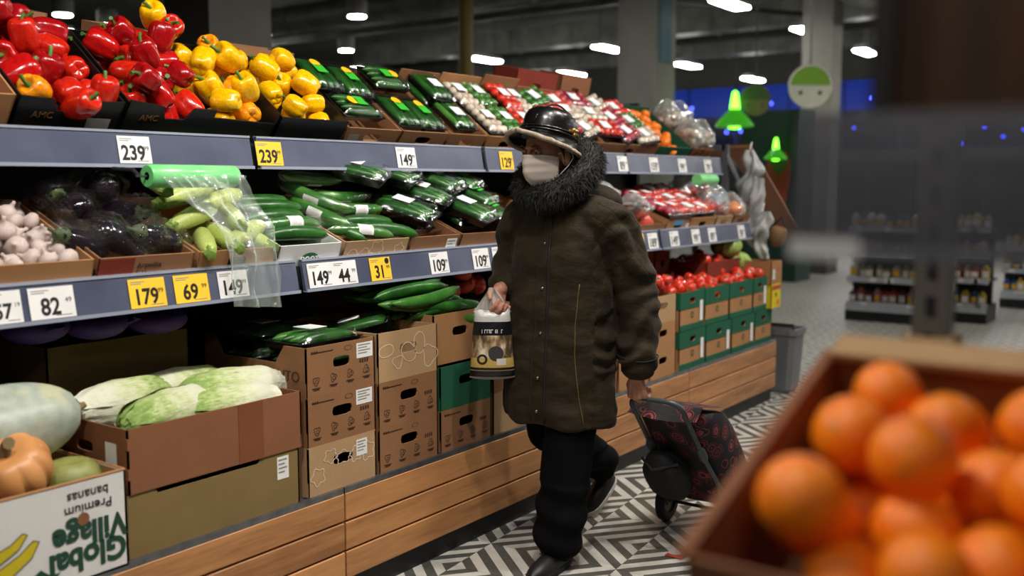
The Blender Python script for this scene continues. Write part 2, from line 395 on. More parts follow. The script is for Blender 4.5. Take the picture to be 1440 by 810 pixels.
# hanging linear lamps
LAMP = emit('lamp diffuser', '#fffdf6', 60); CEILFILL = emit('lamp uplight', '#fffdf6', 5)
lr = empty('pendant_lamp'); MB().box(-.13, .13, -.45, .45, .0, .07).build('housing', pm('lamp housing', '#b8b8b4', .5), lr)
MB().box(-.12, .12, -.44, .44, -.03, .0).build('diffuser', LAMP, lr); MB().box(-.1, .1, -.42, .42, .07, .075).build('ceiling_fill', CEILFILL, lr)  # glowing strip on top is added to brighten the ceiling
for yy in (-.35, .35): MB().tube([(0, yy, .07), (0, yy, .98)], .006, 5).build('suspension_wire', DARK, lr)
LP = Proto(lr)
rowname = {-16.2: 'leftmost lamp row', -12.85: 'second lamp row from the left', -9.85: 'middle lamp row', -6.0: 'lamp row over the far aisle', -2.6: 'right lamp row', 1.2: 'lamp row right of the camera', 4.8: 'rightmost lamp row'}
for x in rowname:
    for k, y in enumerate((9.2, 13.7, 16.9, 20.3, 24.0)):
        if y < 14 and x in (-12.85, -9.85): continue
        LP.put((x, y, 3.92), (0, 0, 0), 1, 'hanging lamp %s from the front, %s' % (('one', 'two', 'three', 'four', 'five')[k], rowname[x]), 'lamp', 'hanging ceiling lamps')
# round downlights high on the left
dl = empty('downlight'); MB().lathe([(.16, 0), (.16, .22), (.12, .26), (.02, .26)], 20).build('can', pm('lamp housing', '#b8b8b4', .5), dl, 40); MB().lathe([(.001, -.01), (.13, -.01), (.13, .0), (.001, .0)], 20).build('diffuser', LAMP, dl); MB().tube([(0, 0, .26), (0, 0, .98)], .01, 5).build('suspension_rod', DARK, dl)
DL = Proto(dl)
for k, (x, y) in enumerate(((-11.07, 11.32), (-14.08, 14.09), (-14.6, 8.6), (-15.0, 9.6))): DL.put((x, y, 3.9), (0, 0, 0), 1, 'small round downlight on the dark ceiling, %s' % ('upper one over the yellow peppers', 'lower one over the yellow peppers', 'left one behind the red peppers', 'right one behind the red peppers')[k], 'lamp', 'round downlights')
# ------------------------------------------------------------------ produce shelving: bays of 1.27 m
BAYS = [(-.31, .96), (.96, 2.23), (2.23, 3.50), (3.50, 4.77), (4.77, 6.02)]
BAYLAB = ['shelving bay at the near end with the banana carton below', 'shelving bay holding red peppers, garlic and cabbages', 'shelving bay holding yellow peppers and wrapped cucumbers behind the shopper',
          'shelving bay hidden half behind the shopper in the brown coat', 'farthest shelving bay with green tomato crates on its base']
TT, TM = radians(38), radians(22)               # tilt of the top and the middle tier
TOPF = Vector((-2.785, 0, 1.495)); MIDF = Vector((-2.50, 0, 1.07))
def deck(front, tilt, depth, y0, y1, th=.012):
    mb = MB(); d = Vector((-cos(tilt), 0, sin(tilt))); n = Vector((sin(tilt), 0, cos(tilt)))
    a = front + n * -.004; b = a + d * depth
    mb.prism([(a.x, y0, a.z), (b.x, y0, b.z), (b.x - n.x * th, y0, b.z - n.z * th), (a.x - n.x * th, y0, a.z - n.z * th)], (0, y1 - y0, 0)); return mb
for (y0, y1), lab in zip(BAYS, BAYLAB):
    r = empty('produce_shelf', (-2.6, (y0 + y1) / 2, 0)); tag(r, lab, 'shelving', 'produce shelving bays'); r_off = Vector((2.6, -(y0 + y1) / 2, 0))
    def P(mb, name, m, sm=0, par=None):
        mb.v = [tuple(Vector(v) + r_off) for v in mb.v]; return mb.build(name, m, par or r, sm)
    g = .004
    for k in range(3):                               # three oak boards
        z0 = .085 + k * .0985; mb = MB(); b = .003
        mb.loft([[(-2.285, y, z0 + .0), (-2.273, y, z0 + .0), (-2.27, y, z0 + .004), (-2.27, y, z0 + .089), (-2.273, y, z0 + .0925), (-2.285, y, z0 + .0925)] for y in (y0 + g, y1 - g)])
        P(mb, 'plank', WOOD)
    P(MB().box(-2.31, -2.30, y0, y1, 0, .385), 'kick_panel', DARK)
    P(MB().box(-3.3, -2.31, y0, y1, .30, .38), 'base_deck', DARK)
    ml = MB().box(-2.34, -2.275, y0 + .003, y1 - .003, .378, .386)
    ml.box(-2.282, -2.272, y0 + .003, y1 - .003, .372, .392)
    ed = P(ml, 'edge_profile', STEEL)
    ho = MB()
    n = 16
    for k in range(n):
        yy = lerp(y0 + .05, y1 - .05, k / (n - 1)); ho.box(-2.318, -2.300, yy - .012, yy + .012, .3865, .3868)
    P(ho, 'slot_row', DARK, 0, None)
    P(deck(TOPF, TT, .62, y0, y1), 'top_deck', DARK); P(deck(MIDF, TM, .55, y0, y1), 'middle_deck', DARK)
    P(MB().box(-3.36, -3.32, y0, y1, 0, 1.9), 'back_panel', DARK)
    for yy in (y0 + .02, y1 - .02):
        P(MB().box(-3.32, -3.26, yy - .02, yy + .02, .3, 1.9), 'upright', DARK)
        P(MB().prism([(-3.3, yy - .004, 1.05), (-2.52, yy - .004, 1.03), (-2.50, yy - .004, 1.07), (-3.0, yy - .004, 1.26), (-3.3, yy - .004, 1.3)], (0, .008, 0)), 'bracket', DARK)
        P(MB().prism([(-3.3, yy - .004, 1.5), (-2.76, yy - .004, 1.43), (-2.77, yy - .004, 1.47), (-3.2, yy - .004, 1.80), (-3.3, yy - .004, 1.86)], (0, .008, 0)), 'bracket', DARK)
    # price rails
    for (X, Z0, Z1, tilt, nm) in ((-2.655, 1.425, 1.528, .02, 'top_price_rail'), (-2.445, 1.022, 1.122, .02, 'middle_price_rail')):
        mb = MB(); e = .014
        mb.loft([[(X - .012, y, Z0), (X, y, Z0), (X - tilt, y, Z1), (X - tilt - .012, y, Z1)] for y in (y0 + e, y1 - e)])
        rr = P(mb, nm, RAIL)
        lip = MB().loft([[(X - .014, y, Z0 - .004), (X + .007, y, Z0 - .004), (X + .007, y, Z0 + .006), (X - .014, y, Z0 + .002)] for y in (y0 + e, y1 - e)])
        lip.loft([[(X - tilt - .014, y, Z1 - .003), (X - tilt + .004, y, Z1 - .004), (X - tilt + .004, y, Z1 + .003), (X - tilt - .014, y, Z1 + .004)] for y in (y0 + e, y1 - e)])
        P(lip, 'rail_lip', RAILEDGE)
        P(MB().box(X - .05, X - .03, y0, y1, Z0 + .01, Z1 - .02), 'rail_support', DARK)
# price tags
def price(rail, y, wd, text, cents, yellow=False, lab=None, h=.082, zoff=0):
    X, Z0, Z1 = (-2.655, 1.425, 1.528) if rail == 't' else (-2.445, 1.022, 1.122)
    ang = math.atan2(.02, Z1 - Z0); zc = (Z0 + Z1) / 2 - .003 + zoff; xc = X - .02 * (zc - Z0) / (Z1 - Z0) + .0035
    o = MB().box(-.0008, .0008, -wd / 2, wd / 2, -h / 2, h / 2).build('price_tag', PAPERY if yellow else PAPER, None, 0, (xc, y, zc), (0, -ang, 0))
    tag(o, lab, 'price tag', 'price tags on the rails')
    if text:
        for i, part in enumerate(text.split('|')):
            n = len(text.split('|')); cy = -wd / 2 + wd * (i + .5) / n; ww = wd / n
            sz = min(.062, ww * .62)
            txt('price_digits', part, sz, INK, o, (.001, cy - .006, -.012), FRONT, bold=.0016, xs=.86)
            txt('price_cents', cents, sz * .3, INK, o, (.001, cy + ww * .36, .004), FRONT)
            mb = MB(); mb.box(.0009, .0012, cy - ww * .44, cy - ww * .05, h * .38, h * .41); mb.box(.0009, .0012, cy - ww * .44, cy - ww * .15, h * .31, h * .34); mb.box(.0009, .0012, cy + ww * .05, cy + ww * .4, -h * .43, -h * .40)
            mb.build('fine_print', GREYLAB, o)
    return o
price('m', 1.255, .085, '57', '19', False, 'white price tag ending in 7 cut off at the left picture edge')
price('m', 1.378, .122, '82', '49', False, 'white price tag reading 82 below the garlic carton')
price('m', 1.658, .115, '179', '99', True, 'yellow price tag reading 179 below the eggplants')
price('m', 1.805, .118, '69', '99', True, 'yellow price tag reading 69 left of the hanging film bag')
price('m', 1.955, .110, '149', '99', False, 'white price tag reading 149 half covered by the hanging film bag')
price('m', 2.372, .225, '149|44', '99', False, 'wide double white price tag reading 149 and 44')
_t = price('m', 2.605, .105, '31', '99', True, 'yellow price tag reading 31 with a black dot')
MB().lathe([(.0001, 0), (.011, 0), (.011, .0006), (.0001, .0006)], 16).build('dot', INK, _t, 0, (.0009, .036, .027), (0, pi / 2, 0))
price('m', 2.932, .108, '109', '99', False, 'white price tag reading 109 farther from the shopper')
price('m', 3.195, .108, '109', '99', False, 'white price tag reading 109 nearer to the shopper')
price('m', 3.325, .10, '99', '99', False, 'white price tag right beside the sleeve of the shopper')
price('t', 1.775, .108, '239', '99', False, 'white price tag reading 239 below the red peppers')
price('t', 2.29, .112, '239', '99', True, 'yellow price tag reading 239 below the yellow peppers')
price('t', 2.985, .112, '149', '99', False, 'white price tag reading 149 on the top rail')
price('t', 3.66, .1, '129', '99', True, 'yellow price tag on the top rail beside the face mask')
for k, (y, s) in enumerate(((4.38, '119'), (4.72, '89'), (5.08, '159'), (5.44, '99'), (5.80, '79'))):
    price('t', y, .105, s, '99', False, 'white price tag on the top rail behind the shopper, %s from the hat' % ('first', 'second', 'third', 'fourth', 'fifth')[k])
for k, (y, s, ye) in enumerate(((4.12, '109', 0), (4.53, '69', 1), (4.68, '189', 0), (4.93, '149', 0), (5.2, '99', 0), (5.42, '89', 0), (5.85, '59', 0))):
    price('m', y, .105, s, '99', bool(ye), '%s price tag on the middle rail behind the shopper%s' % ('yellow' if ye else 'white', '' if ye else ', %s from her sleeve' % ('first', '', 'second', 'third', 'fourth', 'fifth', 'sixth')[k]))
# ------------------------------------------------------------------ cartons
def panel(mb, O, U, W, w, h, th, hole=None, outline=None):
    """flat board with thickness: O corner, U along, W up, thickness along -(U x W)"""
    O, U, W = Vector(O), Vector(U), Vector(W); N = U.cross(W) * -th
    def q(a, b): return O + U * a + W * b
    if hole is None:
        mb.prism([q(a, b) for a, b in (outline or [(0, 0), (w, 0), (w, h), (0, h)])], N); return
    hx, hz, hw, hh = hole                            # stadium shaped hand hole
    an = [2 * pi * k / 20 for k in range(20)]
    for cx, cz in ((0, 0), (w, 0), (w, h), (0, h)): an.append(math.atan2(cz - hz, cx - hx) % (2 * pi))
    an = sorted(set(round(a, 5) for a in an)); inn, out = [], []
    for a in an:
        c, s = cos(a), sin(a); p = 4.0
        rr = 1 / ((abs(c) / (hw / 2)) ** p + (abs(s) / (hh / 2)) ** p) ** (1 / p); inn.append((hx + c * rr, hz + s * rr))
        ts = []
        if c > 1e-6: ts.append((w - hx) / c)
        if c < -1e-6: ts.append(-hx / c)
        if s > 1e-6: ts.append((h - hz) / s)
        if s < -1e-6: ts.append(-hz / s)
        tt = min(ts); out.append((hx + c * tt, hz + s * tt))
    n = len(an); b = len(mb.v)
    for ring, off in ((out, 0), (inn, 0), (out, 1), (inn, 1)): mb.v += [tuple(q(*p) + N * off) for p in ring]
    for i in range(n):
        j = (i + 1) % n
        mb._f((b + i, b + j, b + n + j, b + n + i), (b + 2 * n + i, b + 3 * n + i, b + 3 * n + j, b + 2 * n + j), (b + i, b + 2 * n + i, b + 2 * n + j, b + j), (b + n + i, b + n + j, b + 3 * n + j, b + 3 * n + i))
def carton(label, L, D, Hh, mat, loc, tilt=0, rz=0, hole=(.09, .034), hz=None, top=False, front=None, side=None, back_h=0, th=.005, sidehole=False, name='carton', cat='box', group=None, hy=0):
    """open carton; local origin at the middle of the lower front edge, front looks to +X"""
    mb = MB()
    fh = None if not hole or front else (L / 2 + hy, hz or Hh * .62, hole[0], hole[1])
    panel(mb, (0, -L / 2, 0), (0, 1, 0), (0, 0, 1), L, Hh, th, fh, front)
    panel(mb, (-D, L / 2, 0), (0, -1, 0), (0, 0, 1), L, Hh + back_h, th)
    sh = (D * .5, Hh * .6, .08, .03) if sidehole else None
    panel(mb, (-D, -L / 2, 0), (1, 0, 0), (0, 0, 1), D, Hh, th, sh, side)
    panel(mb, (0, L / 2, 0), (-1, 0, 0), (0, 0, 1), D, Hh, th, sh, [(D - a, b) for a, b in reversed(side)] if side else None)
    mb.box(-D + th, -th, -L / 2 + th, L / 2 - th, .0, th)
    if top: mb.box(-D, 0, -L / 2, L / 2, Hh, Hh + th * .6)
    o = mb.build(name, mat, None, 0, loc, (0, tilt, rz))
    return tag(o, label, cat, group)
def sticker(o, y, z, w, h, m=None, lines=True, x=.0012):
    s = MB().box(x - .0006, x, y - w / 2, y + w / 2, z - h / 2, z + h / 2).build('sticker', m or PAPER, o)
    if lines:
        mb = MB()
        for k in range(4): mb.box(x, x + .0004, y - w * .4, y + w * (.35 - .2 * (k % 2)), z + h * (.32 - .18 * k), z + h * (.32 - .18 * k) + h * .07)
        mb.build('fine_print', GREYLAB, s)
    return s
def ring(mb, cx, cz, r, wd=.0025, n=14, x=.0011, squash=1.0, fn=None):
    """printed outline on a front face"""
    b = len(mb.v)
    for k in range(n):
        a = 2 * pi * k / n; f = fn(a) if fn else 1
        for q in (r * f, r * f - wd): mb.v.append((x, cx + cos(a) * q, cz + sin(a) * q * squash))
    for k in range(n):
        j = (k + 1) % n; mb._f((b + 2 * k, b + 2 * j, b + 2 * j + 1, b + 2 * k + 1))
def icons(o, L, Hh):
    """handling pictograms and small print of the brown produce cartons"""
    mb = MB(); x = .0011
    for k in range(4):
        cy = -L * .36 + k * L * .24; cz = Hh * .30 + k * .002
        rr = random.Random(k); ring(mb, cy, cz, .014, .0022, 12, fn=lambda a: 1 + .22 * sin(3 * a + k))
        ring(mb, cy + .002, cz - .002, .007, .0018, 8)
        mb.box(x, x + .0003, cy - .018, cy + .018, cz - .024, cz - .0215); mb.box(x, x + .0003, cy - .012, cy + .013, cz - .029, cz - .0265)
    mb.box(x, x + .0003, -L * .42, -L * .12, Hh * .86, Hh * .875)
    for k in range(4): mb.box(x, x + .0003, L * .26 + k * .011, L * .26 + k * .011 + .007, Hh * .50, Hh * .50 + .012)
    for k in range(3): mb.box(x, x + .0003, -L * .42 + k * .010, -L * .42 + k * .010 + .005, Hh * .85, Hh * .90)
    ring(mb, .03, Hh * .86, .018, .0022, 12, squash=.45)
    mb.build('carton_print', PRINT, o)
def veg_outline(o, L, Hh, seed):
    mb = MB(); r = random.Random(seed)
    for k in range(5):
        cy, cz = -L * .36 + k * L * .18, Hh * r.uniform(.3, .72); ph = r.uniform(0, 6)
        n = r.choice((2, 3, 5)); ring(mb, cy, cz, r.uniform(.025, .042), .0035, 26, fn=lambda a: 1 + .18 * sin(n * a + ph), squash=r.uniform(.6, 1))
    mb.build('carton_print', WPRINT, o)
def W(o, p):
    """carton-local point to world"""
    return Matrix.LocRotScale(o.location, o.rotation_euler, Vector((1, 1, 1))) @ Vector(p)
def pack(n, x0, x1, y0, y1, r, seed, zf=.006, bias=.5, squash=.8, rv=.12, ncand=28):
    """settle round produce in a tray; returns (x, y, z, r)"""
    R = random.Random(seed); out = []
    for _ in range(n):
        rr = r * R.uniform(1 - rv, 1 + rv); best = None
        for _c in range(ncand):
            x, y = R.uniform(x0 + rr, x1 - rr), R.uniform(y0 + rr, y1 - rr); z = zf + rr
            for (a, b, c, d) in out:
                dd = (x - a) ** 2 + (y - b) ** 2; s = (rr + d) * (squash + .12)
                if dd < s * s: z = max(z, c + sqrt(s * s - dd) * squash)
            sc = z + bias * (x - x0)
            if best is None or sc < best[0]: best = (sc, x, y, z, rr)
        out.append(best[1:])
    return out
# ------------------------------------------------------------------ vegetables
def pepper_mesh(seed, m, lobes=4):
    R = random.Random(seed); ph = R.uniform(0, 6); el = R.uniform(.95, 1.25); mb = MB(); n, k = 28, 16; rings = []
    for i in range(k + 1):
        th = pi * i / k; ring_ = []
        for j in range(n):
            a = 2 * pi * j / n; g = abs(cos(lobes * (a + ph) / 2))          # 0 in the groove
            st = max(sin(th), .015) ** .62; ct = cos(th)
            rad = st * (1 - .15 * (1 - g) ** 1.8) * (1.0 - .16 * (1 - ct) / 2) * (1 + .06 * sin(a * 1.0 + seed))
            z = el * (1 if ct > 0 else -1) * abs(ct) ** .75
            rho = rad
            if ct > 0: z -= .42 * exp(-(rho / .38) ** 2)
            else: z += .25 * exp(-(rho / .35) ** 2) - .10 * (g - .5) * (1 - rho)
            ring_.append((rad * cos(a), rad * sin(a), z))
        rings.append(ring_)
    mb.loft(rings); mb.v = [tuple(c * .9 for c in v) for v in mb.v]
    return mb.mesh('bell_pepper', m, 180)
stem_me = MB().tube([(0, 0, .45), (.02, 0, .62), (.08, .02, .85), (.22, .04, 1.08), (.34, .05, 1.18)], [.26, .13, .10, .10, .13], 8).mesh('stem', STEM, 60)
def pepper_protos(m, s0):
    out = []
    for k in range(3):
        r = link('bell_pepper', pepper_mesh(s0 + k, m, (4, 3, 4)[k])); link('stem', stem_me, r, (0, 0, 0), (0, 0, k * 2.0)); out.append(Proto(r))
    return out
PP = {'red': pepper_protos(PRED, 1), 'dark red': pepper_protos(PDRED, 4), 'orange red': pepper_protos(PREDO, 7), 'yellow': pepper_protos(PYEL, 11), 'orange': pepper_protos(PORA, 14), 'yellow green': pepper_protos(PGYEL, 17)}
RP = random.Random(5)
def pepper(colour, p, r, label, group, rot=None):
    pr = RP.choice(PP[colour]); rot = rot or (RP.uniform(-.4, 1.9), RP.uniform(-.3, 1.5), RP.uniform(0, 6.28))
    return pr.put(p, rot, r, label, 'pepper', group)
# top tier, near to far
def top_carton(label, y0, y1, mat, **k):
    return carton(label, y1 - y0 - .006, .40, k.pop('H', .11), mat, (TOPF.x, (y0 + y1) / 2, TOPF.z), TT, **k)
def mid_carton(label, y0, y1, mat, **k):
    return carton(label, y1 - y0 - .006, .42, k.pop('H', .11), mat, (MIDF.x, (y0 + y1) / 2, MIDF.z), TM, **k)
def place_word(fx, fy, top):
    return '%s %s, %s' % (('rear', 'middle', 'front')[min(2, int(fx * 3))], ('left', 'centre', 'right')[max(0, min(2, int(fy * 3)))], 'on top' if top else 'lower down')
def heap(box, n, L, D, r, seed, y0=None, y1=None, **k):
    y0 = -L / 2 if y0 is None else y0; y1 = L / 2 if y1 is None else y1; ps = pack(n, -D, 0, y0, y1, r, seed, **k)
    zs = sorted(p[2] for p in ps); hi = zs[int(len(zs) * .6)]
    return [(W(box, (x, y, z)), rr, place_word((x + D) / D, (y - y0) / (y1 - y0), z > hi)) for (x, y, z, rr) in ps]
b0 = top_carton('plain brown carton on the top shelf at the left picture edge', 1.03, 1.445, CB, H=.15)
bA = top_carton('black carton heaped with red peppers, left one of the black cartons', 1.45, 1.775, CBK, hole=None, H=.15,
                front=[(0, 0), (.319, 0), (.319, .15), (.22, .145), (.2, .105), (.12, .105), (.1, .145), (0, .15)])
bB = top_carton('wide black carton shared by red and yellow peppers', 1.785, 2.375, CBK, hole=None, H=.15,
                front=[(0, 0), (.584, 0), (.584, .105), (.32, .115), (.32, .145), (.235, .145), (.21, .10), (.14, .10), (.12, .145), (0, .16)])
bC = top_carton('black carton filled with yellow peppers only', 2.385, 2.715, CBK, hole=None, H=.135)
sticker(bA, .095, .05, .075, .075, GREYLAB, False)
GOLD = pm('dull gold print', '#6a4a1c', .6)
txt('carton_print', 'AMC', .03, GOLD, bA, (.0012, -.08, .09), FRONT); txt('carton_print', 'AMC', .03, GOLD, bB, (.0012, -.21, .10), FRONT)
for k, (p, r, wd) in enumerate(heap(b0, 18, .40, .42, .053, 21, bias=.15)):
    c = 'orange' if k in (1, 4, 19) else RP.choice(('red', 'dark red', 'red'))
    pepper(c, p, r, '%s bell pepper in the plain brown carton, %s' % (c, wd), '%s peppers in the brown carton' % c)
for k, (p, r, wd) in enumerate(heap(bA, 22, .33, .45, .053, 22, bias=.12)):
    c = RP.choice(('red', 'red', 'orange red', 'dark red')); pepper(c, p, r, '%s bell pepper in the left black carton, %s' % (c, wd), '%s peppers in the left black carton' % c)
pepper('orange', W(bA, (-.055, -.09, .135)), .052, 'single orange bell pepper at the front corner of the left black carton', None, (1.2, .2, .4))
pepper('orange red', W(bA, (.0, .02, .135)), .052, 'striped red bell pepper drooping over the front edge of the left black carton', None, (.5, 1.2, .8))
pepper('orange red', W(bA, (-.045, .11, .15)), .050, 'pale streaked red bell pepper at the front right corner of the left black carton', None, (.3, .3, .8))
for k, (p, r, wd) in enumerate(heap(bB, 22, .58, .45, .053, 23, -.285, .03, bias=.12)):
    c = RP.choice(('red', 'red', 'orange red', 'dark red')); pepper(c, p, r, '%s bell pepper in the left half of the wide carton, %s' % (c, wd), '%s peppers in the wide black carton' % c)
for k, (p, r, wd) in enumerate(heap(bB, 15, .58, .42, .054, 24, .035, .285, bias=.1)):
    c = RP.choice(('yellow', 'yellow', 'yellow', 'orange', 'yellow green')); pepper(c, p, r, '%s bell pepper in the right half of the wide carton, %s' % (c, wd), '%s peppers in the wide black carton' % c)
pepper('yellow', W(bB, (-.40, -.02, .235)), .052, 'lone yellow bell pepper crowning the red heap in the wide carton', None, (.6, .7, 0))
pepper('orange red', W(bB, (-.34, .01, .235)), .049, 'orange red bell pepper with green stem tucked against the crowning yellow one', None, (.5, 1.1, .3))
for k, (p, r, wd) in enumerate(heap(bC, 18, .32, .42, .050, 25, bias=.1)):
    pepper('yellow', p, r, 'yellow bell pepper in the small black carton, ' + wd, 'yellow peppers in the small black carton')
# wrapped trays
def cuke_mesh(L, r, m, n=10, bend=.02, k=9):
    pts = [(-L / 2 + L * i / (k - 1), 0, bend * (1 - (2 * i / (k - 1) - 1) ** 2)) for i in range(k)]
    rad = [r * (max(0.02, 1 - abs(2 * i / (k - 1) - 1) ** 3.2)) ** .6 for i in range(k)]
    return MB().tube(pts, rad, n).mesh('cucumber', m, 180)
cuk_small = cuke_mesh(.19, .0175, CUC, 10, .004); cuk_light = cuke_mesh(.19, .0175, CUCL, 10, .004)
def tray_mesh(L, Wd, h, m, name='tray'):
    def rr(a, b, z): return [(-a, -b, z), (a, -b, z), (a, b, z), (-a, b, z)]
    mb = MB(); a, b = L / 2, Wd / 2
    mb.loft([rr(a - .012, b - .012, 0), rr(a, b, h), rr(a + .004, b + .004, h), rr(a + .004, b + .004, h + .002), rr(a - .004, b - .004, h + .002), rr(a - .015, b - .015, .003)], True)
    return mb.mesh(name, m)
def dome_mesh(L, Wd, z0, h, m, name='film', seed=0):
    def f(u, v):
        x, y = (u - .5) * L, (v - .5) * Wd; e = min(1, (1 - abs(2 * u - 1)) * 5) * min(1, (1 - abs(2 * v - 1)) * 5)
        return (x, y, z0 + h * e ** .5 + .004 * nz((x * 30, y * 30, seed)))
    return MB().grid(f, 14, 10).mesh(name, m, 180)
def pack_proto(style):
    L, Wd = (.215, .142)
    r = link('produce_pack', tray_mesh(L, Wd, .026, TRAY))
    R = random.Random(hash(style) % 99 if False else len(style))
    if style in ('yg', 'white', 'dark'):
        for i in range(4): link('cucumber', cuk_small if style != 'white' else (cuk_small, cuk_light)[i % 2], r, (0, -.049 + .033 * i, .030), (i, 0, 0))
    elif style == 'beige':
        bm_ = MB().lathe([(.002, -.016), (.016, -.012), (.021, 0), (.016, .014), (.002, .017)], 10).mesh('mushroom', pm('mushroom cap', '#d8c8b4', .6), 180)
        for i in range(15): link('mushroom', bm_, r, (-.082 + (i % 5) * .041, -.042 + (i // 5) * .042, .034), (R.uniform(0, 1), 0, 0))
    else:
        m = {'tom': TOM, 'tomp': TOMP, 'green': CUCL, 'mush': pm('mushroom cap', '#d8c8b4', .6), 'rad': pm('radish skin', '#a82c40', .35)}[style]
        bm_ = MB().sphere((0, 0, 0), .024, 12, 8, (1, 1, .9)).mesh('fruit', m, 180)
        for i in range(12): link({'tom': 'tomato', 'tomp': 'tomato', 'rad': 'radish', 'green': 'lime', 'mush': 'mushroom'}[style], bm_, r, (-.072 + (i % 4) * .048, -.045 + (i // 4) * .045, .036), (0, 0, i))
    link('film', dome_mesh(L + .004, Wd + .004, .024, .03, FILM, seed=len(style)), r)
    z = .0565
    if style == 'yg':
        MB().lathe([(.0001, 0), (.024, 0), (.024, .001), (.0001, .001)], 16).build('label', YLAB, r, 0, (-.035, 0, z)); MB().box(-.02, .03, -.026, .026, z, z + .001).build('label', GLAB, r)
    else:
        lb = MB().box(-.04, .02, -.032, .032, z, z + .001).build('label', PAPER, r); MB().box(-.04, -.022, -.032, .032, z + .001, z + .0015).build('label_print', BLAB, lb)
    return Proto(r)
PK = {s: pack_proto(s) for s in ('yg', 'white', 'dark', 'tom', 'tomp', 'green', 'beige', 'rad')}
def put_pack(style, box, x, y, z, label, rz=0, ry=0, group=None, sc=1):
    p = W(box, (x, y, z)); e = (Euler((0, box.rotation_euler[1], 0)).to_matrix() @ Euler((0, ry, rz)).to_matrix()).to_euler()
    return PK[style].put(p, e, sc, label, 'pack', group)
bD = top_carton('brown carton of wrapped cucumbers beside the black pepper carton', 2.725, 3.025, CBD)
bE = top_carton('brown carton of wrapped cucumbers, second from the black pepper cartons', 3.032, 3.325, CBD)
bF = top_carton('brown carton holding black packs with white labels on the top shelf', 3.332, 3.60, CBD, back_h=.06)
bG = top_carton('brown carton of beige packs left of the hat', 3.607, 3.91, CB, back_h=.07)
bH = top_carton('brown carton with red packs right at the hat', 3.917, 4.21, CBD, back_h=.09)
sticker(bD, -.1, .05, .055, .06, GREYLAB, False)
CW = 'cucumber pack with yellow and green label, '
put_pack('yg', bD, -.14, -.005, .09, CW + 'front one of the carton beside the peppers', pi / 2)
put_pack('yg', bD, -.33, -.075, .105, CW + 'rear left one of the carton beside the peppers'); put_pack('yg', bD, -.30, .075, .105, CW + 'rear right one of the carton beside the peppers')
put_pack('yg', bE, -.13, -.07, .09, CW + 'front left one of the second carton'); put_pack('yg', bE, -.13, .075, .085, CW + 'front right one of the second carton', .05)
put_pack('yg', bE, -.33, .0, .12, CW + 'rear one of the second carton', pi / 2 + pi)
put_pack('white', bF, -.13, .0, .095, 'cucumber pack with a white label, lower one left of the hat', pi); put_pack('dark', bF, -.31, .0, .12, 'dark pack with a white label, upper one left of the hat', pi)
put_pack('dark', bF, -.33, -.02, .07, 'dark pack lying below the upper white labelled pack', .1)
put_pack('beige', bG, -.12, -.06, .09, 'pack of pale mushrooms, front left in the carton by the hat'); put_pack('beige', bG, -.33, -.06, .09, 'pack of pale mushrooms, rear left in the carton by the hat')
put_pack('green', bG, -.12, .085, .09, 'pack of green limes in the carton left of the hat'); put_pack('green', bG, -.33, .085, .09, 'pack of green limes behind the other lime pack by the hat')
put_pack('tom', bH, -.13, -.06, .09, 'pack of red tomatoes at the left of the hat, front'); put_pack('tom', bH, -.3, -.06, .11, 'pack of red tomatoes at the left of the hat, behind')
put_pack('beige', bH, -.13, .085, .09, 'pack of pale mushrooms behind the hat, front'); put_pack('beige', bH, -.34, .085, .09, 'pack of pale mushrooms behind the hat, rear')
# farther right on the top tier
bI = top_carton('brown carton of red and white packs right of the hat', 4.22, 4.62, CBD, back_h=.05)
bJ = top_carton('brown carton of radish and mushroom packs above the fourth bay', 4.627, 5.26, CBD)
bK = top_carton('dark green carton full of loose tangerines', 5.267, 5.70, CBG, back_h=.02)
bL = top_carton('red brown carton with bulging clear bags, left of the last one', 5.707, 5.86, CBR)
bM = top_carton('red brown carton with bulging clear bags at the shelf end', 5.865, 6.02, CBR)
k = 0
for box, lst in ((bI, ('rad', 'beige', 'tom', 'beige', 'green', 'tomp')), (bJ, ('tom', 'rad', 'beige', 'beige', 'rad', 'green', 'rad', 'beige', 'tom'))):
    for q, st in enumerate(lst):
        nm = {'rad': 'red radishes', 'beige': 'pale mushrooms', 'tom': 'red tomatoes', 'tomp': 'pink tomatoes', 'green': 'green limes'}[st]
        put_pack(st, box, (-.09, -.22, -.35)[q // (len(lst) // 3)] + .02 * ((q * 7) % 3 - 1), ((-.085, .085) if box is bI else (-.19, 0, .19))[q % (len(lst) // 3)], .10, 'clear pack of %s, %s %s in the %s carton right of the hat' % (nm, ('front', 'middle', 'rear')[q // (len(lst) // 3)], (('left', 'right') if box is bI else ('left', 'centre', 'right'))[q % (len(lst) // 3)], 'first' if box is bI else 'second'), pi / 2 + .25 * ((q * 5) % 3 - 1), -.15)
tang = Proto(link('tangerine', MB().sphere((0, 0, 0), 1, 14, 10, (1, 1, .85)).mesh('tangerine', TAN, 180)))
for p, r, wd in heap(bK, 46, .41, .42, .033, 31, bias=.1): tang.put(p, (RP.uniform(0, 3), 0, 0), r, 'tangerine in the dark green carton, ' + wd, 'fruit', 'tangerines in the green carton')
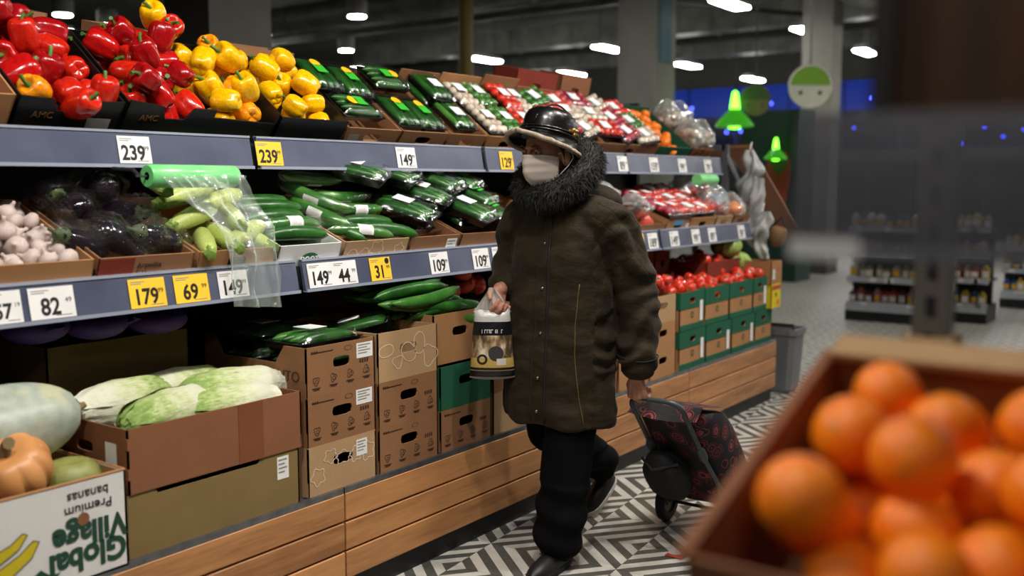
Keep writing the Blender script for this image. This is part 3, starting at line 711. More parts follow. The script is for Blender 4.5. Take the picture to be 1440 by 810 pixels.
def film_bag(label, c, sc, rot, content, n, r, seed, cat='bag', group=None):
    """knotted clear bag with round fruit inside"""
    o = empty('fruit_bag', c, rot); tag(o, label, cat, group); R = random.Random(seed)
    def f(u, v):
        a = 2 * pi * u; th = pi * v; k = 1 + .26 * nz((cos(a) * 2.5, sin(a) * 2.5, th * 2.5 + seed)) + .10 * nz((cos(a) * 7, sin(a) * 7, th * 6 + seed)) + .04 * sin(7 * a)
        z = cos(th); q = max(.03, sin(th)) ** .8
        return (sc[0] * q * cos(a) * k, sc[1] * q * sin(a) * k, sc[2] * z + (.5 * sc[2] * exp(-(v * 7) ** 2)))
    MB().grid(f, 32, 20, True).build('film', FILMB, o, 40)
    if n:
        me = MB().sphere((0, 0, 0), r, 12, 8).mesh('fruit', content, 180)
        for _ in range(n):
            q = Vector((R.uniform(-1, 1), R.uniform(-1, 1), R.uniform(-1, .6)))
            if q.length > 1: q.normalize()
            link('fruit', me, o, (q.x * (sc[0] - r) * .85, q.y * (sc[1] - r) * .85, q.z * (sc[2] - r) * .85))
    return o
for k, (bx, x, y) in enumerate(((bL, -.1, 0), (bL, -.3, 0), (bM, -.1, 0), (bM, -.3, 0))):
    film_bag('crinkled clear bag with pale fruit, %s in the %s red brown carton' % (('front', 'rear')[k % 2], ('left', 'end')[k // 2]), W(bx, (x, y, .13)), (.1, .085, .08), (0, 0, k), pm('pale fruit', '#b9a58e', .5), 9, .03, 40 + k)
# second row of cartons behind the top tier
n_ = Vector((sin(TT), 0, cos(TT))); d_ = Vector((-cos(TT), 0, sin(TT)))
def rear_carton(label, y0, y1, mat, s=.42, h=.20, up=0.0):
    p = TOPF + d_ * s + n_ * up; return carton(label, y1 - y0 - .01, .16, h, mat, (p.x, (y0 + y1) / 2, p.z), radians(12), hole=(.08, .03))
for k, (y0, y1, m, h) in enumerate(((1.18, 1.40, CBD, .14), (1.60, 1.78, CBD, .15), (1.98, 2.18, CBD, .14), (2.50, 2.82, CBD, .13), (2.90, 3.12, CBR, .09), (3.22, 3.52, CBD, .08), (3.58, 3.82, CB, .08), (3.88, 4.1, CBD, .11), (4.35, 4.75, CBRED, .21), (4.78, 5.1, CBR, .22))):
    rear_carton('cardboard box standing behind the top shelf produce, %s from the left' % ('first', 'second', 'third', 'fourth', 'fifth', 'sixth', 'seventh', 'eighth', 'ninth', 'tenth')[k], y0, y1, m, .44, h)
# ------------------------------------------------------------------ middle tier
mA = mid_carton('brown carton of garlic on the middle shelf', 1.08, 1.51, CB, hole=(.06, .03), hz=.03, hy=.06)
mB_ = mid_carton('brown carton with a dark red panel holding wrapped eggplants', 1.52, 1.83, CBD, hole=None)
mC = mid_carton('brown carton of pale zucchini under the film bag roll', 1.84, 2.14, CB, hole=(.07, .035))
mD = mid_carton('white carton with a green oval badge reading POCT', 2.15, 2.43, CBW, hole=None)
mE = mid_carton('pale carton with white vegetable outlines holding cucumbers on the middle shelf', 2.44, 2.775, CBL, hole=(.08, .03), hz=.025)
mF = mid_carton('brown carton under the black vegetable packs, left one', 2.785, 3.075, CBD, hole=(.08, .03), hz=.03)
mG = mid_carton('brown carton under the black vegetable packs, right one', 3.085, 3.42, CBD, hole=(.08, .03), hz=.03)
mH = mid_carton('brown carton on the middle shelf hidden behind the shopper', 3.43, 3.83, CBD)
RG = random.Random(12)
gar_me = []
for k in range(3):
    def gf(a, r, z, k=k): return (1 + .07 * abs(cos(4 * a + k)) - .03, .0)
    gar_me.append(MB().lathe([(.05, -.62), (.5, -.66), (.9, -.35), (1.0, 0), (.85, .35), (.5, .6), (.25, .78), (.17, 1.0), (.15, 1.3), (.06, 1.33)], 18, fn=gf).mesh('garlic_bulb', GAR, 180))
root_me = MB().lathe([(.2, -.64), (.26, -.7), (.18, -.78), (.02, -.78)], 8).mesh('root_plate', pm('garlic root', '#8a7254', .9), 60)
GP = []
for m_ in gar_me:
    r = link('garlic_bulb', m_); link('root_plate', root_me, r); GP.append(Proto(r))
for p, r, wd in heap(mA, 110, .42, .42, .0285, 51, bias=.06, rv=.15):
    RG.choice(GP).put(p, (RG.uniform(-1.2, 1.2), RG.uniform(-.8, 1.4), RG.uniform(0, 6)), r, 'garlic bulb in the brown carton, ' + wd, 'garlic', 'garlic bulbs in the carton')
MB().box(.0006, .0012, -.152, -.045, .002, .107).build('red_panel', CBRED, mB_)
txt('carton_print', 'Агробiз\nГ.м', .022, PRINT, mB_, (.0012, -.035, .07), FRONT, 'LEFT')
eg = link('eggplant', MB().lathe([(.01, -1.0), (.5, -.93), (.85, -.6), (.95, -.2), (.8, .25), (.55, .65), (.42, .95), (.3, 1.05), (.02, 1.06)], 20).mesh('eggplant', EGG, 180))
MB().lathe([(.05, .72), (.50, .78), (.48, .95), (.3, 1.08), (.1, 1.12), (.09, 1.4), (.02, 1.42)], 12, fn=lambda a, r, z: (1, -.10 * abs(sin(2.5 * a)) if r > .4 else 0)).build('cap', pm('eggplant cap', '#3a4a22', .7), eg, 180)
EP = Proto(eg)
def wrap_mesh(seed, a=1.16):
    def f(u, v):
        an = 2 * pi * u; z = lerp(-1.25, 1.45, v); q = (max(.03, 1 - ((z - .05) / 1.35) ** 4)) ** .5
        k = 1 + .20 * nz((cos(an) * 2.2, sin(an) * 2.2, z * 2 + seed)) + .12 * nz((cos(an) * 6, sin(an) * 6, z * 5 + seed)) + .04 * sin(9 * an + 4 * z)
        return (a * q * cos(an) * k, a * q * sin(an) * k, z)
    return MB().grid(f, 36, 24, True).mesh('film', film('crinkled wrap', gloss=.035, rough=.06, bump=1.0, bscale=5), 180)
wrapm = wrap_mesh(1)
egg_pos = [((-.09, .085, .115), (1.25, .15, .2), 'at the front right corner'), ((-.11, -.03, .10), (.9, .3, -.5), 'in the front middle'), ((-.12, -.13, .09), (1.1, -.3, .4), 'at the front left'),
           ((-.27, -.08, .14), (1.5, .2, 1.2), 'in the middle row, left'), ((-.25, .06, .12), (1.4, 0, 1.9), 'in the middle row, right'), ((-.36, .04, .17), (1.5, .1, 1.5), 'lying highest at the back'), ((-.36, -.1, .13), (1.4, .1, 1.3), 'at the back left')]
for k, (p, rt, lb) in enumerate(egg_pos):
    o = EP.put(W(mB_, p), (rt[0] + pi * (k % 2), rt[1], rt[2]), (.054, .054, .092), 'black eggplant in crinkled film ' + lb + ' of its carton', 'eggplant', None)
    if k < 5: link('film', wrapm, o)
zu = link('zucchini', MB().tube([(-1, 0, 0), (-.95, 0, 0), (-.6, 0, .02), (0, 0, .04), (.6, 0, .02), (.85, 0, 0), (.95, 0, 0)], [.05, .2, .30, .31, .27, .2, .17], 14).mesh('zucchini', ZUC, 180))
mb = MB()
mb.loft([[(x, .19 * s * cos(a) * (1 + .3 * (i % 2)), .19 * s * sin(a) * (1 + .3 * (i % 2))) for i in range(10) for a in (2 * pi * i / 10,)] for x, s in ((.86, 1.0), (.98, .8), (1.15, .7), (1.17, .4))]); mb.build('stem', ZSTEM, zu, 40)
ZP = Proto(zu); R = random.Random(4)
zz = [((-.08, -.07, .10), -.5, 'front left, stem towards the viewer'), ((-.09, .0, .11), -.2, 'front, second from the left'), ((-.08, .08, .12), -1.2, 'front right'), ((-.16, -.07, .15), -1.3, 'lying across the front ones'), ((-.17, .09, .14), -.4, 'right under the film bag'),
      ((-.24, -.05, .19), -1.5, 'middle row with its stem to the left'), ((-.25, .08, .16), -1.5, 'middle row right'), ((-.30, -.12, .21), -.3, 'pointing forward steeply at the back left'), ((-.36, .05, .18), 1.4, 'at the back'), ((-.19, .02, .08), .8, 'buried in the middle'), ((-.12, .12, .09), .2, 'in the right corner')]
for k, (p, a, lb) in enumerate(zz):
    ZP.put(W(mC, p), (R.uniform(-.2, .2), .25, a), (.108, .10, .10), 'pale green zucchini, ' + lb, 'zucchini', None)
# POCT badge
bd = MB().lathe([(.0001, 0), (.042, 0), (.042, .001), (.0001, .001)], 24, 1, 1).build('badge', pm('badge green', '#1c5a30', .5), mD, 0, (.0012, 0, .055), (0, pi / 2, 0)); bd.scale = (.62, 1, 1)
txt('badge_text', 'РОСТ', .03, PAPER, mD, (.0028, 0, .055), FRONT, bold=.0006)
cl = Proto(link('cucumber', cuke_mesh(.27, .0245, CUC, 14, .012, 11)))
cl2 = link('wrapped_cucumber', cuke_mesh(.27, .0245, CUCL, 14, .012, 11))
lbm = MB().grid(lambda u, v: (-.03 + .06 * u, .0262 * sin(-1.2 + 2.4 * v), .011 + .0262 * cos(-1.2 + 2.4 * v)), 3, 8).mesh('label', PAPER, 180)
link('label', lbm, cl2)
fm = MB().tube([(-.155, 0, 0), (-.145, 0, .0), (-.12, 0, .004), (0, 0, .012), (.12, 0, .004), (.145, 0, 0), (.155, 0, 0)], [.004, .012, .025, .027, .025, .012, .006], 14).mesh('film', film('tight wrap', gloss=.14, rough=.08, bump=.8, bscale=30), 180)
link('film', fm, cl2); clw = Proto(cl2)
def cuke(kind, box, p, rz, lb, tilt=0, roll=0):
    q = W(box, p); e = (Euler((0, box.rotation_euler[1], 0)).to_matrix() @ Euler((roll, tilt, rz)).to_matrix()).to_euler()
    return (clw if kind else cl).put(q, e, 1, lb, 'cucumber', None)
y2 = pi / 2
for k, (x, y, z, w_, lb) in enumerate(((-.06, -.02, .115, 0, 'resting on the front edge'), (-.12, .0, .125, 1, 'second from the front, with a white label'), (-.18, -.02, .13, 0, 'third from the front'), (-.24, .01, .14, 0, 'fourth from the front'), (-.3, .0, .14, 0, 'farthest back'), (-.1, .01, .08, 0, 'underneath the front ones'), (-.2, .0, .085, 0, 'underneath the rear ones'))):
    cuke(w_, mD, (x, y, z), y2 + .06 * (k % 3 - 1), 'long dark green cucumber in the white carton, ' + lb, 0, .3 * k)
for k, (x, y, z, w_, a, lb) in enumerate(((-.05, .09, .115, 0, y2 - .35, 'lying slanted at the front right'), (-.06, -.03, .11, 1, y2 - .3, 'front, with a white label'), (-.12, .04, .125, 0, y2 - .1, 'second row'), (-.13, -.1, .11, 0, .3, 'pointing at the viewer, front left'), (-.19, .05, .15, 1, y2 - .08, 'third row, wrapped and labelled'), (-.2, -.12, .14, 1, .25, 'end on at the left, lower'),
                                            (-.25, -.11, .18, 1, .4, 'end on at the left, upper'), (-.26, .03, .175, 1, y2 - .05, 'fourth row, wrapped'), (-.33, -.06, .22, 1, y2 - .12, 'topmost, with a broad white label'), (-.2, .0, .08, 0, y2, 'underneath'), (-.3, .03, .1, 0, y2, 'lowest at the back'))):
    cuke(w_, mE, (x, y, z), a, 'dark green cucumber in the carton with vegetable outlines, ' + lb, 0, .4 * k)
veg_outline(mE, .33, .11, 3)
sticker(mF, .1, .06, .06, .07)
BP = 'black film-wrapped tray with a white label, '
for (bx, x, y, z, rz, ry, sc, st, lb) in ((mE, -.29, .11, .23, .55, -.1, 1.15, 'white', 'topmost left one'), (mF, -.15, -.05, .13, .45, -.05, 1.2, 'white', 'front left one'), (mF, -.23, .12, .16, .5, -.05, 1.2, 'white', 'front middle one'), (mF, -.33, .02, .21, .4, -.05, 1.15, 'dark', 'behind the front middle one'), (mG, -.14, .0, .125, .3, 0, 1.2, 'white', 'front right one'), (mG, -.31, -.05, .19, .35, 0, 1.2, 'dark', 'high at the back right'), (mG, -.2, .0, .075, 0, 0, 1.1, 'dark', 'underneath at the right'), (mF, -.2, .0, .075, 0, 0, 1.1, 'dark', 'underneath at the left')):
    put_pack(st, bx, x, y, z, BP + lb, rz, ry, None, sc)
for k in range(3): put_pack('yg', mG, -.12 - .1 * k, .13, .13 + .03 * k, 'cucumber pack with yellow and green label beside the sleeve, ' + ('front', 'middle', 'rear')[k], .3)
# film bag roll
GREENF = pm('green film roll', '#6fd07a', .25, '#8fe094', 10, coat=.3, Transmission_Weight=.0)
ro = link('film_roll', MB().lathe([(.012, -.155), (.031, -.155), (.034, -.15), (.034, .15), (.031, .155), (.012, .155)], 28).mesh('film_roll', GREENF, 40), None, (-2.52, 1.872, 1.395), (pi / 2, 0, 0))
tag(ro, 'roll of green film bags hanging under the top shelf', 'bag roll')
MB().tube([(0, 0, -.2), (0, 0, .19)], .0035, 6).build('spindle', STEEL, ro)
MB().tube([(0, 0, -.155), (0, 0, .155)], .012, 10).build('core', CB, ro)
for s in (-.185, .18): MB().tube([(0, 0, s), (-.03, .018, s), (-.13, .022, s)], .006, 6).build('bracket_arm', DARK, ro)
def sheet(u, v):
    pts = [((-2.487, 1.735, 1.40), (-2.487, 2.03, 1.40)), ((-2.465, 1.83, 1.30), (-2.47, 2.06, 1.32)), ((-2.44, 1.905, 1.225), (-2.44, 2.095, 1.24)), ((-2.426, 1.915, 1.13), (-2.426, 2.10, 1.13)), ((-2.418, 1.925, 1.005), (-2.418, 2.115, .985))]
    t = v * 4; i = min(int(t), 3); f = t - i; a = Vector(pts[i][0]).lerp(Vector(pts[i + 1][0]), f); b = Vector(pts[i][1]).lerp(Vector(pts[i + 1][1]), f)
    p = a.lerp(b, u)
    wv = .016 * sin(u * 13 + v * 3 + 2 * nz((u * 2, v * 3, 4))) * min(1, v * 2) + .018 * nz((u * 4, v * 5, 2)) + .012 * nz((u * 11 + v * 4, v * 7, 7)) + .006 * nz((u * 25 + v * 9, v * 12, 1))
    return p + Vector((max(wv, -.004) + .004, 0, 0))
hb = MB().grid(sheet, 44, 60).build('hanging_film_bag', film('hanging film', gloss=.09, rough=.10, haze=.16, hazecol=(.75, .85, .77), bump=1.0, bscale=22), None, 50)
tag(hb, 'clear film bag pulled off the roll and hanging over the price rail', 'film bag')
# right of the shopper on the middle tier
mI = mid_carton('brown carton of pink tomatoes right of the sleeve', 3.92, 4.86, CBD, hole=None, H=.09)
mJ = mid_carton('small brown carton with a blue label on the middle shelf', 4.87, 5.15, CB)
mK = mid_carton('brown carton of red tomato packs on the middle shelf', 5.16, 5.50, CB)
mL = mid_carton('clear lined carton of red apples in film on the middle shelf', 5.51, 5.75, CBL)
mM = mid_carton('last brown carton on the middle shelf with bagged fruit', 5.76, 6.01, CBD)
sticker(mJ, .0, .09, .12, .03, pm('blue label', '#5a9cc0', .5), False, .002); sticker(mJ, .12, .05, .04, .06)
tom_me = MB().lathe([(.02, -.75), (.5, -.72), (.9, -.35), (1, 0), (.9, .4), (.55, .68), (.2, .66), (.02, .58)], 16).mesh('tomato', TOM, 180); tomp_me = tom_me.copy(); tomp_me.materials.clear(); tomp_me.materials.append(TOMP)
cal = MB()
for k in range(5):
    a = 2 * pi * k / 5; c, s = cos(a), sin(a); cal.prism([(0, 0, .6), (.22 * c - .08 * s, .22 * s + .08 * c, .70), (.5 * c, .5 * s, .70), (.22 * c + .08 * s, .22 * s - .08 * c, .70)], (0, 0, .02))
cal.tube([(0, 0, .58), (0, .05, .85)], .05, 5); cal_me = cal.mesh('calyx', STEM)
t1 = link('tomato', tom_me); link('calyx', cal_me, t1); TP = Proto(t1); t2 = link('tomato', tomp_me); link('calyx', cal_me, t2); TPP = Proto(t2)
for p, r, wd in heap(mI, 50, .93, .42, .045, 61, bias=.06): TPP.put(p, (RP.uniform(0, 3), RP.uniform(0, 3), 0), r, 'pink tomato in the carton right of the sleeve, ' + wd, 'tomato', 'pink tomatoes on the middle shelf')
for q in range(2):
    film_bag('dark plum bag lying on the pink tomatoes, ' + ('upper', 'lower')[q], W(mI, (-.24 + .10 * q, .10 + .2 * q, .16 - .03 * q)), (.09, .13, .05), (0, 0, q), pm('plum skin', '#2a0d18', .25), 14, .024, 70 + q)
for k in range(6): put_pack('tom' if k % 2 else 'tomp', mK, (-.09, -.22, -.35)[k // 2], (-.08, .08)[k % 2], .10, 'blurred red tomato pack, %s %s in its brown carton' % (('front', 'middle', 'rear')[k // 2], ('left', 'right')[k % 2]), pi / 2, -.1)
for k in range(4): put_pack('tom' if k % 2 else 'rad', mJ, (-.1, -.28)[k // 2], (-.07, .07)[k % 2], .10, 'blurred pack of red fruit, %s %s in the carton with the blue label' % (('front', 'rear')[k // 2], ('left', 'right')[k % 2]), 0, -.1)
film_bag('clear bag of red apples, front one on the middle shelf', W(mL, (-.12, 0, .12)), (.11, .11, .08), (0, 0, 1), pm('apple skin', '#a83a34', .3), 12, .034, 81)
film_bag('clear bag of red apples, rear one on the middle shelf', W(mL, (-.31, 0, .12)), (.1, .13, .08), (0, 0, 2), pm('apple skin', '#a83a34', .3), 10, .034, 82)
for k in range(3): film_bag('clear bag of %s in the last middle shelf carton' % ('pale oranges', 'blue wrapped fruit', 'red fruit')[k], W(mM, (-.08 - .13 * k, -.02 + .02 * k, .12)), (.08, .11, .07), (0, 0, k), (TAN, pm('blue wrap', '#5f93b8', .4), TOMP)[k], 10, .036, 85 + k)
gp = tag(link('film_roll', MB().lathe([(.012, -.12), (.033, -.12), (.033, .12), (.012, .12)], 20).mesh('film_roll', GREENF, 40), None, (-2.56, 5.55, 1.39), (pi / 2, 0, 0)), 'second roll of green film bags near the shelf end', 'bag roll')
# ------------------------------------------------------------------ base tier
ZB = .386; X0 = -2.30
bn = carton('white banana carton printed upside down with green lettering', .55, .40, .255, CBW, (-2.272, 1.175, ZB), 0, hole=None, cat='box')
txt('carton_print', 'Global', .083, GPRINT, bn, (.0015, .165, .062), (pi / 2, pi, pi / 2), bold=.003, xs=.95); txt('carton_print', 'Village', .083, GPRINT, bn, (.0015, .172, .122), (pi / 2, pi, pi / 2), bold=.003, xs=.92)
txt('carton_print', 'Premium\nbananas', .034, INK, bn, (.0015, .17, .203), (pi / 2, pi, pi / 2), xs=1.05)
MB().lathe([(.0001, 0), (.016, 0), (.016, .001), (.0001, .001)], 20).build('finger_hole', CBR, bn, 0, (.001, .155, .158), (0, pi / 2, 0))
mb = MB(); mb.prism([(.0012, .01, .045), (.0012, .04, .062), (.0012, .065, .040), (.0012, .09, .042), (.0012, .075, .03), (.0012, .05, .025)], (.0004, 0, 0)); mb.build('leaf_print', GPRINT, bn)
YB = pm('banana yellow print', '#c9b41a', .6)
for k, pts in enumerate(([(-.24, .07), (-.15, .085), (-.08, .115), (-.045, .14), (-.03, .135), (-.05, .10), (-.12, .055), (-.24, .03)], [(-.24, .12), (-.15, .13), (-.10, .145), (-.07, .165), (-.058, .16), (-.08, .13), (-.15, .095), (-.24, .08)])):
    pts = [(y + .07, z + .0) for y, z in pts]; b_ = MB().prism([(.0013 + .0003 * k, y, z) for y, z in pts], (.0003, 0, 0)).build('banana_print', YB, bn)
    o_ = MB()
    o_.tube([(.0018 + .0003 * k, y, z) for y, z in pts], .0011, 4); o_.build('outline', INK, b_)
rim = MB().tube([(-.002, -.275, .256), (-.002, .275, .256)], .004, 6).tube([(-.002, .274, .256), (-.398, .274, .256)], .004, 6).build('carton_rim', CB, bn)
for nm, x0, x1, y0, y1 in (('inner_wall', -.0065, -.0055, -.268, .268), ('inner_wall', -.394, -.393, -.268, .268)): MB().box(x0, x1, y0, y1, .006, .253).build(nm, CB, bn)
MB().box(-.394, -.006, .268, .2695, .006, .253).build('inner_wall', CB, bn)
# squashes
sq = MB()
def sqf(u, v):
    a = 2 * pi * u; x = lerp(-1, 1, v); q = (max(.0004, 1 - abs(x) ** 2.6)) ** .5 * (1 - .14 * x - .10 * exp(-((x + .45) / .25) ** 2)) * (1 + .03 * sin(5 * a))
    return (q * cos(a) * .118, x * .21, q * sin(a) * .112)
tm_ = NT('grey green squash rind'); tm_.base(tm_.mix(tm_.ramp(tm_.noise(9, 4), [(.55, (0, 0, 0)), (.72, (1, 1, 1))]), tm_.ramp(tm_.noise(30, 4), [(.3, srgb('#98a294')), (.7, srgb('#b4bcae'))]), srgb('#c4bf94'))); tm_.set(Roughness=.42); tm_.bump(tm_.noise(14, 3), .15, .01)
s_ = sq.grid(sqf, 30, 22, True).build('squash', tm_.m, None, 180, (-2.515, 1.25, .748), (.15, 0, -.25)); tag(s_, 'large pale grey green squash lying in the banana carton', 'squash')
MB().tube([(0, .205, 0), (0, .222, .005)], [.012, .008], 8).build('stem', pm('dry stem', '#7a6a45', .9), s_)
def pumpkin(nm, c, r, m, lab, ribs, flat, stem=True, rot=(0, 0, 0), cat='pumpkin', depth=.10):
    def f(u, v):
        a = 2 * pi * u; th = pi * v; g = abs(sin(ribs * a / 2)) ** .7; q = max(.01, sin(th)) ** .8; k = 1 - depth * (1 - g) * q
        z = cos(th) * flat - (.28 * flat * exp(-(sin(th) / .35) ** 2) * (1 if cos(th) > 0 else -1))
        return (r * q * cos(a) * k, r * q * sin(a) * k, r * z)
    o = MB().grid(f, ribs * 8, 18, True).build(nm, m, None, 180, c, rot); tag(o, lab, cat)
    if stem: MB().tube([(0, 0, r * flat * .66), (.002, .003, r * flat * .85), (.008, .01, r * flat * 1.15), (.016, .012, r * flat * 1.22)], [.024, .015, .013, .016], 7).build('stem', pm('dry stem', '#7a6a45', .9), o, 60)
    return o
pumpkin('pumpkin', (-2.40, 1.215, .672), .105, pm('pumpkin rind', '#d0945a', .4, '#c07f45', 7, bump=.08, bscale=40), 'ribbed orange pumpkin with a dry stem in the banana carton', 10, .80, rot=(.35, .45, 0))
pumpkin('melon', (-2.40, 1.375, .595), .082, pm('melon rind', '#8f9050', .5, '#6f7a3a', 22, bump=.2, bscale=50), 'small mottled green melon half sunk in the banana carton', 8, .95, False, cat='melon', depth=.03)
for y, x in ((1.0, -2.42), (1.02, -2.58)): pumpkin('pumpkin', (x, y, .50), .10, pm('pumpkin rind', '#d0945a', .4), 'pumpkin under the squash in the banana carton, %s' % ('front', 'rear')[x < -2.5], 10, .8)
# olive and brown cartons with cabbages
ob = carton('olive brown carton under the cabbage carton', .60, .40, .172, CBO, (X0, 1.765, ZB), 0, hole=None, front=[(0, 0), (.6, 0), (.6, .172), (.45, .172), (.44, .158), (.1, .158), (.09, .172), (0, .172)])
sticker(ob, .235, .125, .045, .07, PAPER)
cbx = carton('brown carton filled with pale napa cabbages', .60, .40, .175, CBR, (X0 + .004, 1.775, ZB + .174), 0, hole=None, sidehole=True)
MB().box(.0008, .0014, .06, .15, .0, .175).build('tape', pm('brown tape', '#7c4a30', .3), cbx)
for zz_ in (.04, .12): MB().box(-.012, .004, -.302, -.297, zz_, zz_ + .03).build('corner_tab', CBR, cbx)
MB().box(-.10, -.05, -.3012, -.3004, .06, .13).build('sticker', PAPER, cbx)
def napa_mat():
    t = NT('napa leaf'); x = t.add('ShaderNodeSeparateXYZ'); t.link(t.coord(), x.inputs[0])
    v = t.noise(9, 6, t.coord('Object', (3, 16, 16)), .75); n = t.noise(30, 5, None, .7)
    f = t.math('ADD', t.math('MULTIPLY', x.outputs[0], 2.4), t.math('ADD', t.math('MULTIPLY', v, 1.1), t.math('SUBTRACT', t.math('MULTIPLY', n, .8), .32)))
    t.base(t.ramp(f, [(.36, srgb('#dcdcc6')), (.60, srgb('#ccd2a4')), (.80, srgb('#aabd74')), (.98, srgb('#7f9e48'))])); t.set(Roughness=.38); t.bump(t.math('ADD', v, n), .5, .012); return t.m
NAPA = napa_mat(); NROOT = pm('cabbage root', '#b09468', .8, '#8a6a42', 40)
def napa_proto(seed):
    R = random.Random(seed); L = .36
    def body(u, v):
        a = 2 * pi * u; x = (v - .5) * L; q = (max(.0001, 1 - abs(2 * v - 1) ** 3)) ** .5 if v > .5 else max(.42, (1 - abs(2 * v - 1) ** 4)) ** .5
        k = .056 * q * (1 + .05 * sin(6 * a + 3 * v) + .05 * nz((cos(a) * 1.5, sin(a) * 1.5, v * 4 + seed)))
        return (x, k * cos(a), k * sin(a))
    o = MB().grid(body, 28, 20, True).build('napa_cabbage', NAPA, None, 180)
    for q in range(7):
        a0 = q * 2.4 + R.uniform(-.3, .3); wd = R.uniform(.9, 1.25); l1 = R.uniform(.46, .5); rr = .060 + .0022 * q
        def leaf(u, v):
            vv = v * (.5 + l1) - .5; a = a0 + (u - .5) * 2 * wd * (.55 + .45 * sin(pi * min(1, v * .9 + .1))); x = vv * L
            q2 = (max(.0001, 1 - abs(2 * vv) ** 3.2)) ** .5 if vv > 0 else max(.45, 1 - abs(2 * vv) ** 4) ** .5; ed = abs(2 * u - 1)
            k = rr * q2 + .004 * ed ** 3 * sin(v * 16 + u * 6) + .003 * nz((u * 5, v * 9, seed + q)) - .004 * exp(-((u - .5) / .08) ** 2)
            return (x, k * cos(a), k * sin(a))
        MB().grid(leaf, 14, 18).build('leaf', NAPA, o, 180)
    MB().tube([(-L / 2 + .012, 0, 0), (-L / 2 - .006, 0, 0)], [.031, .026], 14).build('root_end', NROOT, o)
    return Proto(o)
NP = [napa_proto(1), napa_proto(5)]
for k, (p, rz, ry, lb, s) in enumerate(((((-2.56, 1.64, .745)), pi + .15 - y2, 0, 'at the left rear of the carton', .95), ((-2.40, 1.665, .728), y2 + .25 + pi, .02, 'at the left front of the carton', .95), ((-2.60, 1.86, .745), -y2 + pi, 0, 'at the back of the carton', .9), ((-2.455, 1.93, .742), -y2 - .1, -.03, 'lying highest, its cut root to the right', 1.02), ((-2.375, 1.86, .712), -y2 - .1, 0, 'at the front edge of the carton', .92), ((-2.5, 1.75, .65), y2, 0, 'underneath the others', 1.0))):
    NP[k % 2].put(p, (k * 1.3, ry, rz), s, 'pale napa cabbage ' + lb, 'cabbage', None)
carton('tall dark brown carton standing behind the cabbages under the middle shelf', .48, .3, .50, CBO, (-2.715, 1.74, ZB + .02), 0, hole=None)
PUR = pm('purple net bag', '#4a2f7a', .7, '#2c1a50', 50)
for k, y in enumerate((1.42, 1.60, 1.80)):
    o = MB().sphere((0, 0, 0), 1, 16, 10).build('net_bag', PUR, None, 180, (-2.62, y, .985 - .01 * k), (0, 0, k), (.09, .09, .045)); tag(o, 'purple net bag tucked under the middle shelf, %s' % ('left', 'middle', 'right')[k], 'net bag')
    MB().tube([(.9, 0, 0), (1.15, .1, .1), (1.3, .0, .3)], [.2, .12, .2], 8).build('knot', PUR, o)
# carton stacks
def stack(y0, y1, tiers, where, D=.5, x0=X0):
    z = ZB; out = []
    for k, (m, h, kw) in enumerate(tiers):
        kw = dict(kw); deco = kw.pop('deco', None); stk = kw.pop('stk', None); lab = kw.pop('lab'); dx = kw.pop('dx', 0)
        o = carton(lab, y1 - y0 - .005, D, h - .003, m, (x0 + dx, (y0 + y1) / 2, z), 0, **kw); z += h; out.append(o)
        if deco == 'icons': icons(o, y1 - y0, h)
        if deco == 'veg': veg_outline(o, y1 - y0, h, k + int(y0 * 10))
        if stk: sticker(o, *stk)
    return out
cut = [(0, 0), (.5, 0), (.5, .157), (.40, .157), (.36, .10), (.10, .10), (.06, .157), (0, .157)]
s1 = stack(2.10, 2.412, ((CBL, .16, dict(deco='veg', top=True, stk=(.085, .115, .05, .055), lab='pale carton with white vegetable outlines at the stack bottom beside the olive carton')),
                         (CBD, .16, dict(deco='icons', top=True, stk=(.10, .125, .075, .05), lab='brown pictogram carton in the middle of the stack beside the cabbages')),
                         (CBD, .16, dict(deco='icons', side=cut, stk=(.105, .12, .075, .05), hole=(.075, .034), lab='brown pictogram carton on top of the stack, holding cucumber trays'))), 'a')
txt('carton_print', 'EL AUTO', .048, PRINT, s1[2], (-.125, -.1558, .062), SIDE, xs=1.0)
s2 = stack(2.422, 2.738, ((CBD, .157, dict(deco='icons', top=True, lab='brown pictogram carton at the bottom of the second stack')), (CBD, .157, dict(deco='icons', top=True, lab='brown pictogram carton in the middle of the second stack')),
                          (CBL, .172, dict(deco='veg', lab='pale carton with white vegetable outlines on top of the second stack'))), 'b')
s3 = stack(2.748, 3.062, ((CBD, .155, dict(deco='icons', top=True, lab='brown pictogram carton under the green carton behind the carrier bag')), (CBG, .165, dict(top=False, lab='dark green carton behind the carrier bag', side=[(0, 0), (.5, 0), (.5, .162), (.42, .162), (.38, .13), (.12, .13), (.08, .162), (0, .162)])),
                          (CB, .19, dict(dx=-.03, lab='plain tan carton of long cucumbers behind the carrier bag'))), 'c')
for (x, y, m) in ((-.13, 0, 'white'), (-.36, 0, 'dark')):
    put_pack(m, s1[2], x, y, .128, 'cucumber tray in the top pictogram carton, ' + ('front' if x > -.2 else 'rear'), pi / 2, 0, None, 1.25); put_pack('dark', s1[2], x, y, .06, 'cucumber tray at the bottom of the top pictogram carton, ' + ('front' if x > -.2 else 'rear'), pi / 2, 0, None, 1.25)
put_pack('dark', s2[2], -.2, -.05, .13, 'dark cucumber tray sticking out of the second stack', .7, -.25, None, 1.2); put_pack('dark', s2[2], -.3, .06, .10, 'dark cucumber tray inside the second stack carton', .1, 0, None, 1.2)
long_c = Proto(link('cucumber', cuke_mesh(.36, .023, CUC, 12, .02, 11))); long_l = Proto(link('cucumber', cuke_mesh(.36, .023, CUCL, 12, .02, 11)))
R = random.Random(9)
